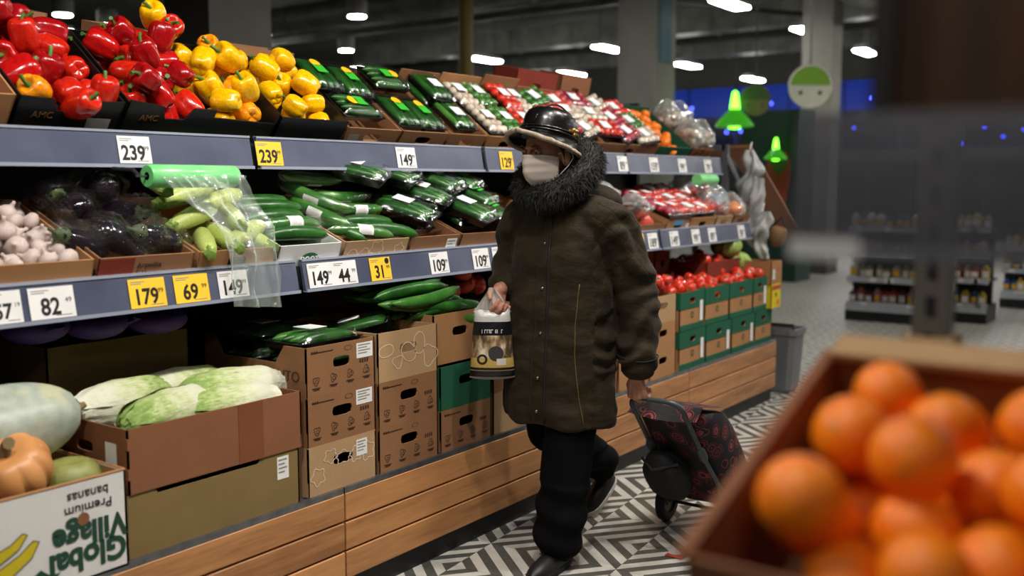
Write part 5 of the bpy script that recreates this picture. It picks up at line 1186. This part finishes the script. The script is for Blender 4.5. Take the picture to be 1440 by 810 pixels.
pts += [Tp(h - .002, TL - .09, 0), Tp(h, .35, 0), Tp(h + .03, 0, 0)]
MB().tube(pts, .0095, 10).build('handle_frame', TUBE, tro, 60)
for s in (-1, 1): MB().tube([Tp(s * h, .33, 0), Tp(s * h, .35, 0), Tp(s * h, .39, 0), Tp(s * h, .41, 0)], [.011, .018, .018, .011], 10).build('frame_joint', TUBE, tro, 60)
MB().tube([Tp(-.16, 0, 0), Tp(.16, 0, 0)], .007, 8).build('axle', DARK, tro)
MB().tube([Tp(-h, .02, 0), Tp(-h, -.01, .2), Tp(h, -.01, .2), Tp(h, .02, 0)], .006, 8).build('base_bracket', DARK, tro)
for s in (-1, 1):
    wh = MB().lathe([(.05, -.016), (.07, -.019), (.083, -.012), (.085, 0), (.083, .012), (.07, .019), (.05, .016), (.048, .0)], 28).build('wheel', RUB, tro, 50, Tp(s * .155, 0, 0), (0, pi / 2, 0))
    MB().lathe([(.004, -.014), (.018, -.014), (.022, -.006), (.05, -.006), (.05, .006), (.022, .006), (.018, .014), (.004, .014)], 24).build('hub', pm('hub plastic', '#5a4a2c', .5), wh, 40)
def rose_mat():
    t = NT('rose pattern cloth'); vo = t.add('ShaderNodeTexVoronoi'); vo.inputs['Scale'].default_value = 17; vec = t.coord(); dn = t.noise(14, 2)
    t.link(vec, vo.inputs['Vector']); d = t.math('ADD', vo.outputs['Distance'], t.math('MULTIPLY', dn, .25))
    rg_ = t.math('SINE', t.math('MULTIPLY', d, 30.0)); msk = t.math('LESS_THAN', d, .66)
    f = t.math('MULTIPLY', t.math('GREATER_THAN', rg_, -.15), msk)
    sp = t.add('ShaderNodeSeparateColor'); t.link(vo.outputs['Color'], sp.inputs[0])
    red = t.mix(sp.outputs[0], srgb('#5e1a22'), srgb('#9a3c40')); t.base(t.mix(f, srgb('#120c0e'), red)); t.set(Roughness=.7); t.bump(t.noise(12, 3), .4, .012); return t.m
ROSE = rose_mat(); rg = []
for k in range(15):
    t_ = k / 14; d = lerp(.02, .54, t_); wd = .158 * (1 - .12 * t_) * (1 if 0 < k < 14 else .9); c0 = .012; th = .215 * (1 - .06 * t_ + .05 * sin(pi * t_)); ring_ = []
    for q in range(28):
        a = 2 * pi * q / 28; ca, sa = cos(a), sin(a); x = wd * (abs(ca) ** .55) * (1 if ca > 0 else -1); nn = c0 + th * (.5 + .5 * (abs(sa) ** .55) * (1 if sa > 0 else -1))
        dd = min(d + (.035 * (abs(x) / wd) ** 3 * t_ ** 8), .60 - 1.25 * max(0, nn - .02))
        ring_.append(Tp(x * (1 + .03 * nz((x * 9, nn * 9, d * 9))), dd, nn + .008 * nz((x * 8, d * 8, nn * 8 + 3))))
    rg.append(ring_)
MB().loft(rg).build('trolley_bag', ROSE, tro, 60)
MB().grid(lambda u, v: Tp(lerp(-.14, .14, u) * (1 - .06 * v), min(.553, .612 - 1.25 * max(0, lerp(0, .215, v) - .02)) + .02 * abs(2 * u - 1) ** 2 * (1 - v), lerp(-.008, .225, v) + .006), 12, 16).build('bag_flap', ROSE, tro, 180)
pk_ = MB(); rg = []
for k in range(9):
    t_ = k / 8; q_ = (max(.05, 1 - abs(2 * t_ - 1) ** 3)) ** .5
    rg.append([Tp(-.045 + .085 * q_ * (abs(cos(a)) ** .6) * (1 if cos(a) > 0 else -1), lerp(.15, .40, t_), -.055 + .062 * q_ * (abs(sin(a)) ** .7) * (1 if sin(a) > 0 else -1)) for a in [2 * pi * q / 22 for q in range(22)]])
PCH = pm('black pouch cloth', '#0c0c0d', .75, '#141416', 10, bump=.3, bscale=20); po = pk_.loft(rg).build('pouch', PCH, tro, 60)
MB().tube([Tp(-.12, .37, -.06), Tp(-.045, .40, -.125), Tp(.03, .37, -.06)], .006, 6).build('pouch_strap', PCH, po)
# ------------------------------------------------------------------ end display in front, right
DW = wood('dark display wood', '#52310f', '#3a2009', 'Z', .5)
ds = empty('display_stand', (-.1, 1.0, 0)); tag(ds, 'wooden end display carrying the orange carton in the right foreground', 'display stand'); D0 = Vector((.1, -1.0, 0))
def DP(mb, name, m, sm=0):
    mb.v = [tuple(Vector(v) + D0) for v in mb.v]; return mb.build(name, m, ds, sm)
for k in range(7): z = .05 + k * .122; DP(MB().box(-.355, .75, .71, .73, z, z + .115), 'plank', WOOD)
for k in range(7): z = .05 + k * .122; DP(MB().box(-.355, -.335, .735, 1.55, z, z + .115), 'plank', WOOD)
DP(MB().box(-.36, .8, .70, 1.6, .885, .903), 'table_top', DARK)
DP(MB().prism([(-.3, .84, .903), (-.3, 1.16, 1.0), (-.3, 1.16, .903)], (.5, 0, 0)), 'wedge', DARK)
pst = MB().box(-.345, -.30, 1.42, 1.465, .90, 2.3); DP(pst, 'post', pm('dark post metal', '#5a554c', .5))
sl2 = MB()
for k in range(14): z = 1.0 + k * .05; sl2.box(-.328, -.317, 1.418, 1.4205, z, z + .025)
DP(sl2, 'post_slots', DARK)
DP(MB().box(-.355, -.29, 1.41, 1.475, .903, 1.17), 'post_foot', CBL)
DP(MB().box(-.25, .8, .90, 1.05, 1.435, 1.45), 'upper_shelf', DARK)
RAIL2 = film('foreground rail plastic', tint=(.7, .71, .76), gloss=.08, rough=.3, haze=.38, hazecol=(.10, .10, .115), bump=.1)
o = MB().loft([[(x, .80, 1.325), (x, .812, 1.325), (x, .83, 1.435), (x, .818, 1.435)] for x in (-.295, .8)]).build('shelf_rail', RAIL2); tag(o, 'smoky clear plastic shelf rail close to the camera', 'shelf rail')
MB().box(-.295, .8, .797, .815, 1.318, 1.327).build('rail_lip', pm('foreground rail lip', '#6d6e72', .3), o)
MB().box(-.292, -.235, .7965, .7990, 1.318, 1.334).build('label_strip', PAPER, o)
hd = tag(MB().box(-.232, .8, .865, .895, 1.43, 1.92).build('header_board', DW), 'dark wooden header board above the foreground rail', 'board')
MB().box(-.25, -.232, .86, .90, 1.43, 1.92).build('header_edge', pm('dark edge', '#17110c', .6), hd)
# orange carton
oc = carton('open brown carton of oranges in the right foreground', .52, .40, .16, CBR, (.13, .92, 1.0), 0, rz=0, hole=None)
oc.location = (-.10, .80, .91); oc.rotation_euler = (0, radians(18), -pi / 2)
def OCW(p): return Matrix.LocRotScale(oc.location, oc.rotation_euler, Vector((1, 1, 1))) @ Vector(p)
MB().box(-.435, -.385, -.26, .26, .158, .166).build('back_flap', CBL, oc)
MB().box(-.40, 0, -.268, -.255, .157, .163).build('side_flap', CBR, oc)
org = link('orange', MB().sphere((0, 0, 0), 1, 32, 20, (1, 1, .95)).mesh('orange', ORA, 180)); MB().lathe([(.001, .93), (.05, .955), (.09, .945), (.1, .92)], 8).build('stem_scar', pm('orange scar', '#8a9a3a', .7), org)
OP = Proto(org); ro = random.Random(6)
for (x, y, z, rr) in pack(47, -.385, -.01, -.25, .25, .040, 77, zf=.006, bias=.0, rv=.1, squash=.86):
    OP.put(OCW((x, y, z)), (ro.uniform(0, 3), ro.uniform(0, 3), 0), rr, 'orange in the foreground carton, ' + place_word((x + .385) / .375, (y + .25) / .5, z > .12), 'orange', 'oranges in the foreground carton')
tg = MB().grid(lambda u, v: (u * .06, v * .09, .012 * sin(3 * u) + .01 * nz((u * 3, v * 3, 0))), 8, 8).build('fruit_wrapper', pm('white wrapper', '#c9b8b8', .5, '#b05060', 30, .55, .65), None, 180, OCW((-.09, .02, .21)), (.5, -.5, -.6)); tag(tg, 'crumpled white and red wrapper lying on the oranges', 'wrapper'); MB().box(.01, .05, .02, .03, .014, .015).build('print', pm('red print', '#b8402a', .6), tg)
ly = carton('white carton of yellow fruit behind the orange carton', .45, .3, .12, CBW, (-.02, 1.62, .99), 0, rz=-pi / 2, hole=None)
lem = Proto(link('lemon', MB().lathe([(.02, -1.25), (.15, -1.15), (.5, -.85), (.85, -.4), (.93, 0), (.85, .4), (.5, .85), (.15, 1.1), (.1, 1.25), (.02, 1.27)], 16).mesh('lemon', pm('lemon skin', '#d8b030', .4), 180)))
for (x, y, z, rr) in pack(24, -.3, 0, -.22, .22, .035, 13, zf=.02, bias=0): lem.put((-.02 + y, 1.62 - x, .99 + z), (ro.uniform(0, 3), ro.uniform(0, 3), 0), rr, 'yellow lemon in the white carton behind the oranges', 'lemon', 'lemons in the white carton')
fb = MB().grid(lambda u, v: (lerp(-.2, .2, u), lerp(0, .16, v), .10 * v + .012 * nz((u * 5, v * 5, 1))), 16, 8).build('film_cover', film('milky cover', gloss=.1, haze=.55, hazecol=(.75, .74, .66)), None, 180, (-.0, 1.60, 1.13), (0, 0, 0)); tag(fb, 'milky film sheet folded over the yellow fruit', 'film')
# ------------------------------------------------------------------ far end of the hall
MB_ = pm('gondola black metal', '#1c1c1d', .5); SHL = pm('pale shelf edge', '#b8bcc2', .4)
def goods(par_loc, lab, x0, x1, y, z0s, colset, seed, face='y', depth=.25):
    r = empty('goods_shelf', par_loc); tag(r, lab, 'shelving'); R = random.Random(seed)
    MB().box(x0, x1, y - .0, y + depth * 2, 0, .16).build('base', MB_, r); MB().box(x0, x1, y + depth - .02, y + depth + .02, .16, 1.0).build('back_panel', MB_, r)
    MB().box(x0, x1, y - .01, y + .0, .10, .16).build('base_rail', SHL, r)
    for z in z0s:
        MB().box(x0, x1, y + .03, y + depth * 2 - .03, z - .02, z).build('shelf', MB_, r); MB().box(x0, x1, y + .015, y + .03, z - .035, z + .02).build('shelf_rail', SHL, r)
        for _ in range(3):
            xx = R.uniform(x0 + .05, x1 - .1); MB().box(xx, xx + .06, y + .010, y + .0145, z - .03, z + .015).build('shelf_tag', PAPER, r)
    return r
g1 = goods((-3.02, 10.0, 0), 'low black goods shelf far down the aisle', -.05, .80, 0, (.17, .42, .68, .92), 0, 1)
goodcol = [pm('pink pack', '#b06a72', .5), pm('red pack', '#b03a34', .5), pm('white pack', '#c9c5c0', .5), pm('maroon pack', '#6a2a3a', .5), pm('green pack', '#2a5a3a', .5), pm('yellow pack', '#c9a828', .5), pm('blue pack', '#2a4a8a', .5), pm('tan pack', '#b09a70', .5)]
def good_proto(m, k):
    r = link('goods_pack', MB().prism([(-.5, -.5, 0), (.5, -.5, 0), (.5, .5, 0), (-.5, .5, 0)], (0, 0, .8)).lathe([(.5, .8), (.35, .9), (.3, 1.0), (.02, 1.0)], 4).mesh('goods_pack', m))
    MB().box(-.4, .4, -.52, -.5, .2, .6).build('front_label', PAPER if k % 2 else YLAB, r); return Proto(r)
GPK = [good_proto(m, k) for k, m in enumerate(goodcol)]
cn = ['pink', 'red', 'white', 'maroon', 'green', 'yellow', 'blue', 'tan']; R = random.Random(17)
def fill(base, x0, x1, y, zs, sets, where, h=.16):
    for zi, (z, st) in enumerate(zip(zs, sets)):
        x = x0 + .05
        while x < x1 - .04:
            c_ = R.choice(st); w_ = R.uniform(.055, .085)
            GPK[c_].put((base[0] + x, base[1] + y, z), (0, 0, 0), (w_, w_, h * R.uniform(.75, 1)), 'small %s goods pack on the %s shelf of the %s' % (cn[c_], ('lowest', 'second', 'third', 'top')[zi], where), 'pack', '%s packs on the %s shelf, %s' % (cn[c_], ('lowest', 'second', 'third', 'top')[zi], where)); x += w_ + .012
fill((-3.02, 10.0), -.05, .80, .10, (.17, .42, .68, .92), ((0, 1, 3), (1, 2, 7), (4, 3, 2), (2, 6)), 'low far goods shelf', .16)
g2 = goods((-2.2, 10.45, 0), 'second low goods shelf with colourful packs behind the post', .0, .35, 0, (.17, .42, .68, .92), 0, 2); fill((-2.2, 10.45), .0, .35, .10, (.17, .42, .68, .92), ((5, 6), (1, 5), (6, 5, 2), (5, 7)), 'second far goods shelf')
g3 = goods((-2.0, 12.0, 0), 'farthest low goods shelf with blue and yellow packs', .0, .5, 0, (.17, .42, .64), 0, 3); fill((-2.0, 12.0), .0, .5, .10, (.17, .42, .64), ((6, 5), (6, 5, 7), (5, 7)), 'farthest goods shelf')
# green cabinet with a fruit picture, slanted board and frame at the shelf end
GRN = pm('dark green cabinet', '#12352a', .5)
gc = tag(MB().box(-5.6, -4.78, 13.3, 13.9, 0, 2.35).build('green_cabinet', GRN), 'dark green tall cabinet with a strawberry picture at the end of the hall', 'cabinet')
st = MB().prism([(-5.05 + .20 * x, 13.285, 1.30 + .62 * z) for x, z in ((0, -1), (.45, -.55), (.85, .1), (.9, .5), (.5, .8), (0, .7), (-.5, .8), (-.9, .5), (-.85, .1), (-.45, -.55))], (0, .012, 0)).build('strawberry_print', pm('strawberry print', '#a8452c', .6), gc)
MB().prism([(-5.05 + .13 * x, 13.275, 1.62 + .16 * z) for x, z in ((0, -1), (1, 0), (.6, .9), (0, .4), (-.6, .9), (-1, 0))], (0, .012, 0)).build('leaf_print', pm('leaf print', '#4a6a2c', .6), gc)
fr = empty('end_frame', (-2.72, 6.2, 0)); tag(fr, 'grey steel end frame closing the produce shelving', 'frame')
GF = pm('grey frame paint', '#5a5c60', .4)
for x0, x1, z0, z1 in ((-.7, -.66, 0, 1.75), (-.02, .02, .75, 1.62), (.25, .29, 0, 1.02)): MB().box(x0, x1, -.02, .02, z0, z1).build('frame_post', GF, fr)
MB().box(-.66, .0, -.02, .02, 1.58, 1.62).build('frame_bar', GF, fr); MB().box(-.66, .27, -.02, .02, .98, 1.02).build('frame_bar', GF, fr)
MB().tube([(-.02, 0, 1.6), (.27, 0, 1.0)], .02, 8).build('frame_brace', GF, fr)
sb = tag(MB().prism([(-3.02, 6.3, 1.62), (-2.60, 6.3, 1.62), (-2.22, 6.3, 1.02), (-2.36, 6.3, 1.0), (-2.70, 6.3, 1.52), (-3.02, 6.3, 1.52)], (0, .03, 0)).build('slanted_panel', cardboard('brown end panel', '#6e4c36')), 'slanted brown end panel behind the last produce carton', 'panel')
MB().box(-3.02, -2.6, 6.298, 6.30, 1.60, 1.62).build('panel_edge', CBD, sb); MB().box(-3.0, -2.96, 6.305, 6.325, 0, 1.53).build('leg', DARK, sb)
for k, (x, y, z, h_) in enumerate(((-2.52, 6.12, 1.40, .36), (-2.47, 6.10, 1.20, .40), (-2.41, 6.08, 1.04, .30))):
    def hb_(u, v, h_=h_, k=k): a = 6.283 * u; q = (.015 + .04 * sin(pi * min(1, v * .8 + .1))) * (1 + .9 * nz((cos(a) * 1.3, sin(a) * 1.3, v * 4 + k * 5)) + .35 * sin(5 * a + 6 * v)); return (q * cos(a) + .03 * sin(5 * v + k), q * .6 * sin(a), h_ * (.5 - v))
    o = MB().grid(hb_, 28, 22, True).build('hanging_bag', pm('white plastic bag', '#b9bab8', .35, '#8e908e', 12), None, 180, (x, y, z)); tag(o, 'crumpled white plastic bag hanging at the shelf end, %s' % ('highest', 'middle', 'lowest')[k], 'bag'); MB().tube([(0, 0, h_ * .5), (0, .03, h_ * .5 + .05)], .004, 5).build('loop', PAPER, o)
ob_ = MB().lathe([(.02, -.5), (.6, -.45), (.9, -.1), (.95, .2), (.7, .45), (.66, .45), (.6, .2)], 18).build('basket', pm('wicker brown', '#8a6844', .8, '#6a4c30', 60), None, 180, (-2.33, 6.15, 1.03), (0, .2, 0), (.06, .06, .14)); tag(ob_, 'small brown oval basket hanging at the shelf end', 'basket'); MB().tube([(-.7, 0, .45), (0, 0, .9), (.7, 0, .45)], .06, 6).build('handle', DARK, ob_)
bk = MB(); rg = [[(x * a, y * a2, z) for x, y in ((-.2, -.14), (.2, -.14), (.24, -.10), (.24, .10), (.2, .14), (-.2, .14), (-.24, .10), (-.24, -.10))] for z, a, a2 in ((0, .8, .8), (.02, .88, .88), (.30, 1, 1), (.31, 1.06, 1.06), (.34, 1.06, 1.06), (.34, .98, .98), (.05, .84, .84))]
GB = pm('grey basket plastic', '#6a6c6e', .45); bo_ = bk.loft(rg).build('shopping_basket', GB, None, 0, (-2.42, 6.32, .0), (0, 0, .0)); bo_.scale = (.8, .8, 1.25); tag(bo_, 'grey plastic basket on the floor at the shelf end', 'basket'); MB().tube([(-.22, -.1, .34), (-.22, -.1, .36), (.22, -.1, .36), (.22, -.1, .34)], .01, 6).build('handle', DARK, bo_)
# round hanging signs, glowing green cones
def sign(c_, r_, top, bot, lab, cat='sign'):
    o = MB().lathe([(.001, -.02), (r_, -.02), (r_, .02), (.001, .02)], 40).build('round_sign', bot, None, 30, c_, (pi / 2, 0, radians(36))); tag(o, lab, cat)
    up = MB(); n = 24; up.prism([(r_ * .92 * cos(pi * k / n), .04 * r_ + r_ * .88 * sin(pi * k / n), .021) for k in range(n + 1)], (0, 0, .004)); up.build('upper_half', top, o)
    for xx in (-.45, .45): MB().sphere((r_ * xx, -.3 * r_, .022), r_ * .1, 10, 6, (1, 1, .2)).build('print_dot', pm('sign print', '#4a4a40', .6), o)
    MB().tube([(0, r_, 0), (0, r_ + 2.1, 0)], .008, 5).build('wire', DARK, o); return o
SG = pm('sign green', '#7fb030', .6); SW = pm('sign pale', '#dcdcc8', .6)
sign((-4.13, 11.8, 2.50), .255, SG, SW, 'round hanging sign, green above and pale below, beside the column')
sign((-5.05, 12.4, 2.42), .20, pm('sign dull green', '#3d5a24', .7), pm('sign olive', '#6a6a3a', .7), 'smaller dull green round sign behind the glowing cone')
sign((-3.75, 15.6, 3.05), .17, pm('sign grey green', '#6a725a', .6), SW, 'small pale round sign hanging beside the wooden header')
GE = emit('glowing green', '#6cff30', 6); GD = pm('green glass', '#2a8a18', .3, Emission_Strength=.25, Emission_Color=(.1, .8, .03, 1))
for k, (c_, s_) in enumerate((((-5.22, 12.15, 2.28), .24), ((-4.95, 12.9, 1.80), .15))):
    o = MB().lathe([(.9, -.8), (1, -.75), (.55, -.2), (.25, .1), (.2, .12), (.5, -.22), (.95, -.8)], 24).build('cone_lamp', GD, None, 40, c_, (0, 0, 0), s_); tag(o, 'green glowing cone lamp hanging at the hall end, %s one' % ('upper larger', 'lower smaller')[k], 'lamp')
    MB().lathe([(.02, -.98), (.3, -.95), (.34, -.6), (.26, .2), (.15, .95), (.02, 1.05)], 16).build('glow_core', GE, o, 180); MB().lathe([(.93, -.86), (1.02, -.82), (1.0, -.74), (.9, -.76)], 24).build('rim', GD, o)
    MB().tube([(0, 0, .1), (0, 0, (4.9 - c_[2]) / s_)], .02, 5).build('wire', DARK, o)
tag(MB().box(-3.6, -3.15, 15.9, 16.0, 2.55, 3.15).build('red_board', pm('dull red board', '#5a2420', .7)), 'dull red hanging board beyond the round sign', 'sign'); MB().box(-3.58, -3.17, 15.89, 15.9, 2.6, 2.7).build('board_print', PAPER, bpy.data.objects['red_board']); MB().tube([(-3.5, 15.95, 3.15), (-3.5, 15.95, 4.9)], .01, 5).tube([(-3.25, 15.95, 3.15), (-3.25, 15.95, 4.9)], .01, 5).build('wire', DARK, bpy.data.objects['red_board'])
# dim far fixtures
for k, (x, y, w_, h_, m) in enumerate(((-9.5, 25.5, 3.2, 1.9, MB_), (-5.6, 25.5, 2.8, 1.9, MB_), (-2.2, 19.5, 1.6, 1.6, MB_), (-12.8, 24.5, 2.6, 1.8, MB_))):
    o = MB().box(x, x + w_, y, y + .6, 0, h_).build('wall_cabinet', m); tag(o, 'dark tall cabinet far at the back of the hall, %s' % ('left of the glowing cone', 'right of the glowing cone', 'behind the low goods shelves', 'far left')[k], 'cabinet')
    for q in range(3): MB().box(x + .08 + q * w_ / 3, x + w_ / 3 - .08 + q * w_ / 3, y - .012, y, .3, h_ - .12).build('door', pm('dim cabinet glass', '#20282a', .2), o)
lc = tag(MB().box(-4.3, -3.9, 14.2, 14.5, 0.28, .34).build('lit_step', pm('pale step', '#c0b890', .5)), 'pale low bench edge beside the column', 'bench')  # bench edge in one even pale colour
for xx in (-4.28, -3.95): MB().box(xx, xx + .04, 14.22, 14.48, 0, .28).build('leg', DARK, lc)
# small red scrap on the floor
sc_ = MB().grid(lambda u, v: (u * .07, v * .03, .004 + .004 * sin(5 * u) * sin(4 * v)), 8, 6).build('red_scrap', pm('red scrap', '#a03018', .6), None, 180, (-1.62, 3.22, .0)); tag(sc_, 'small red scrap lying on the striped floor by the trolley wheel', 'scrap')
for p_ in PROTOS:
    if not p_.used: drop_tree(p_.root)
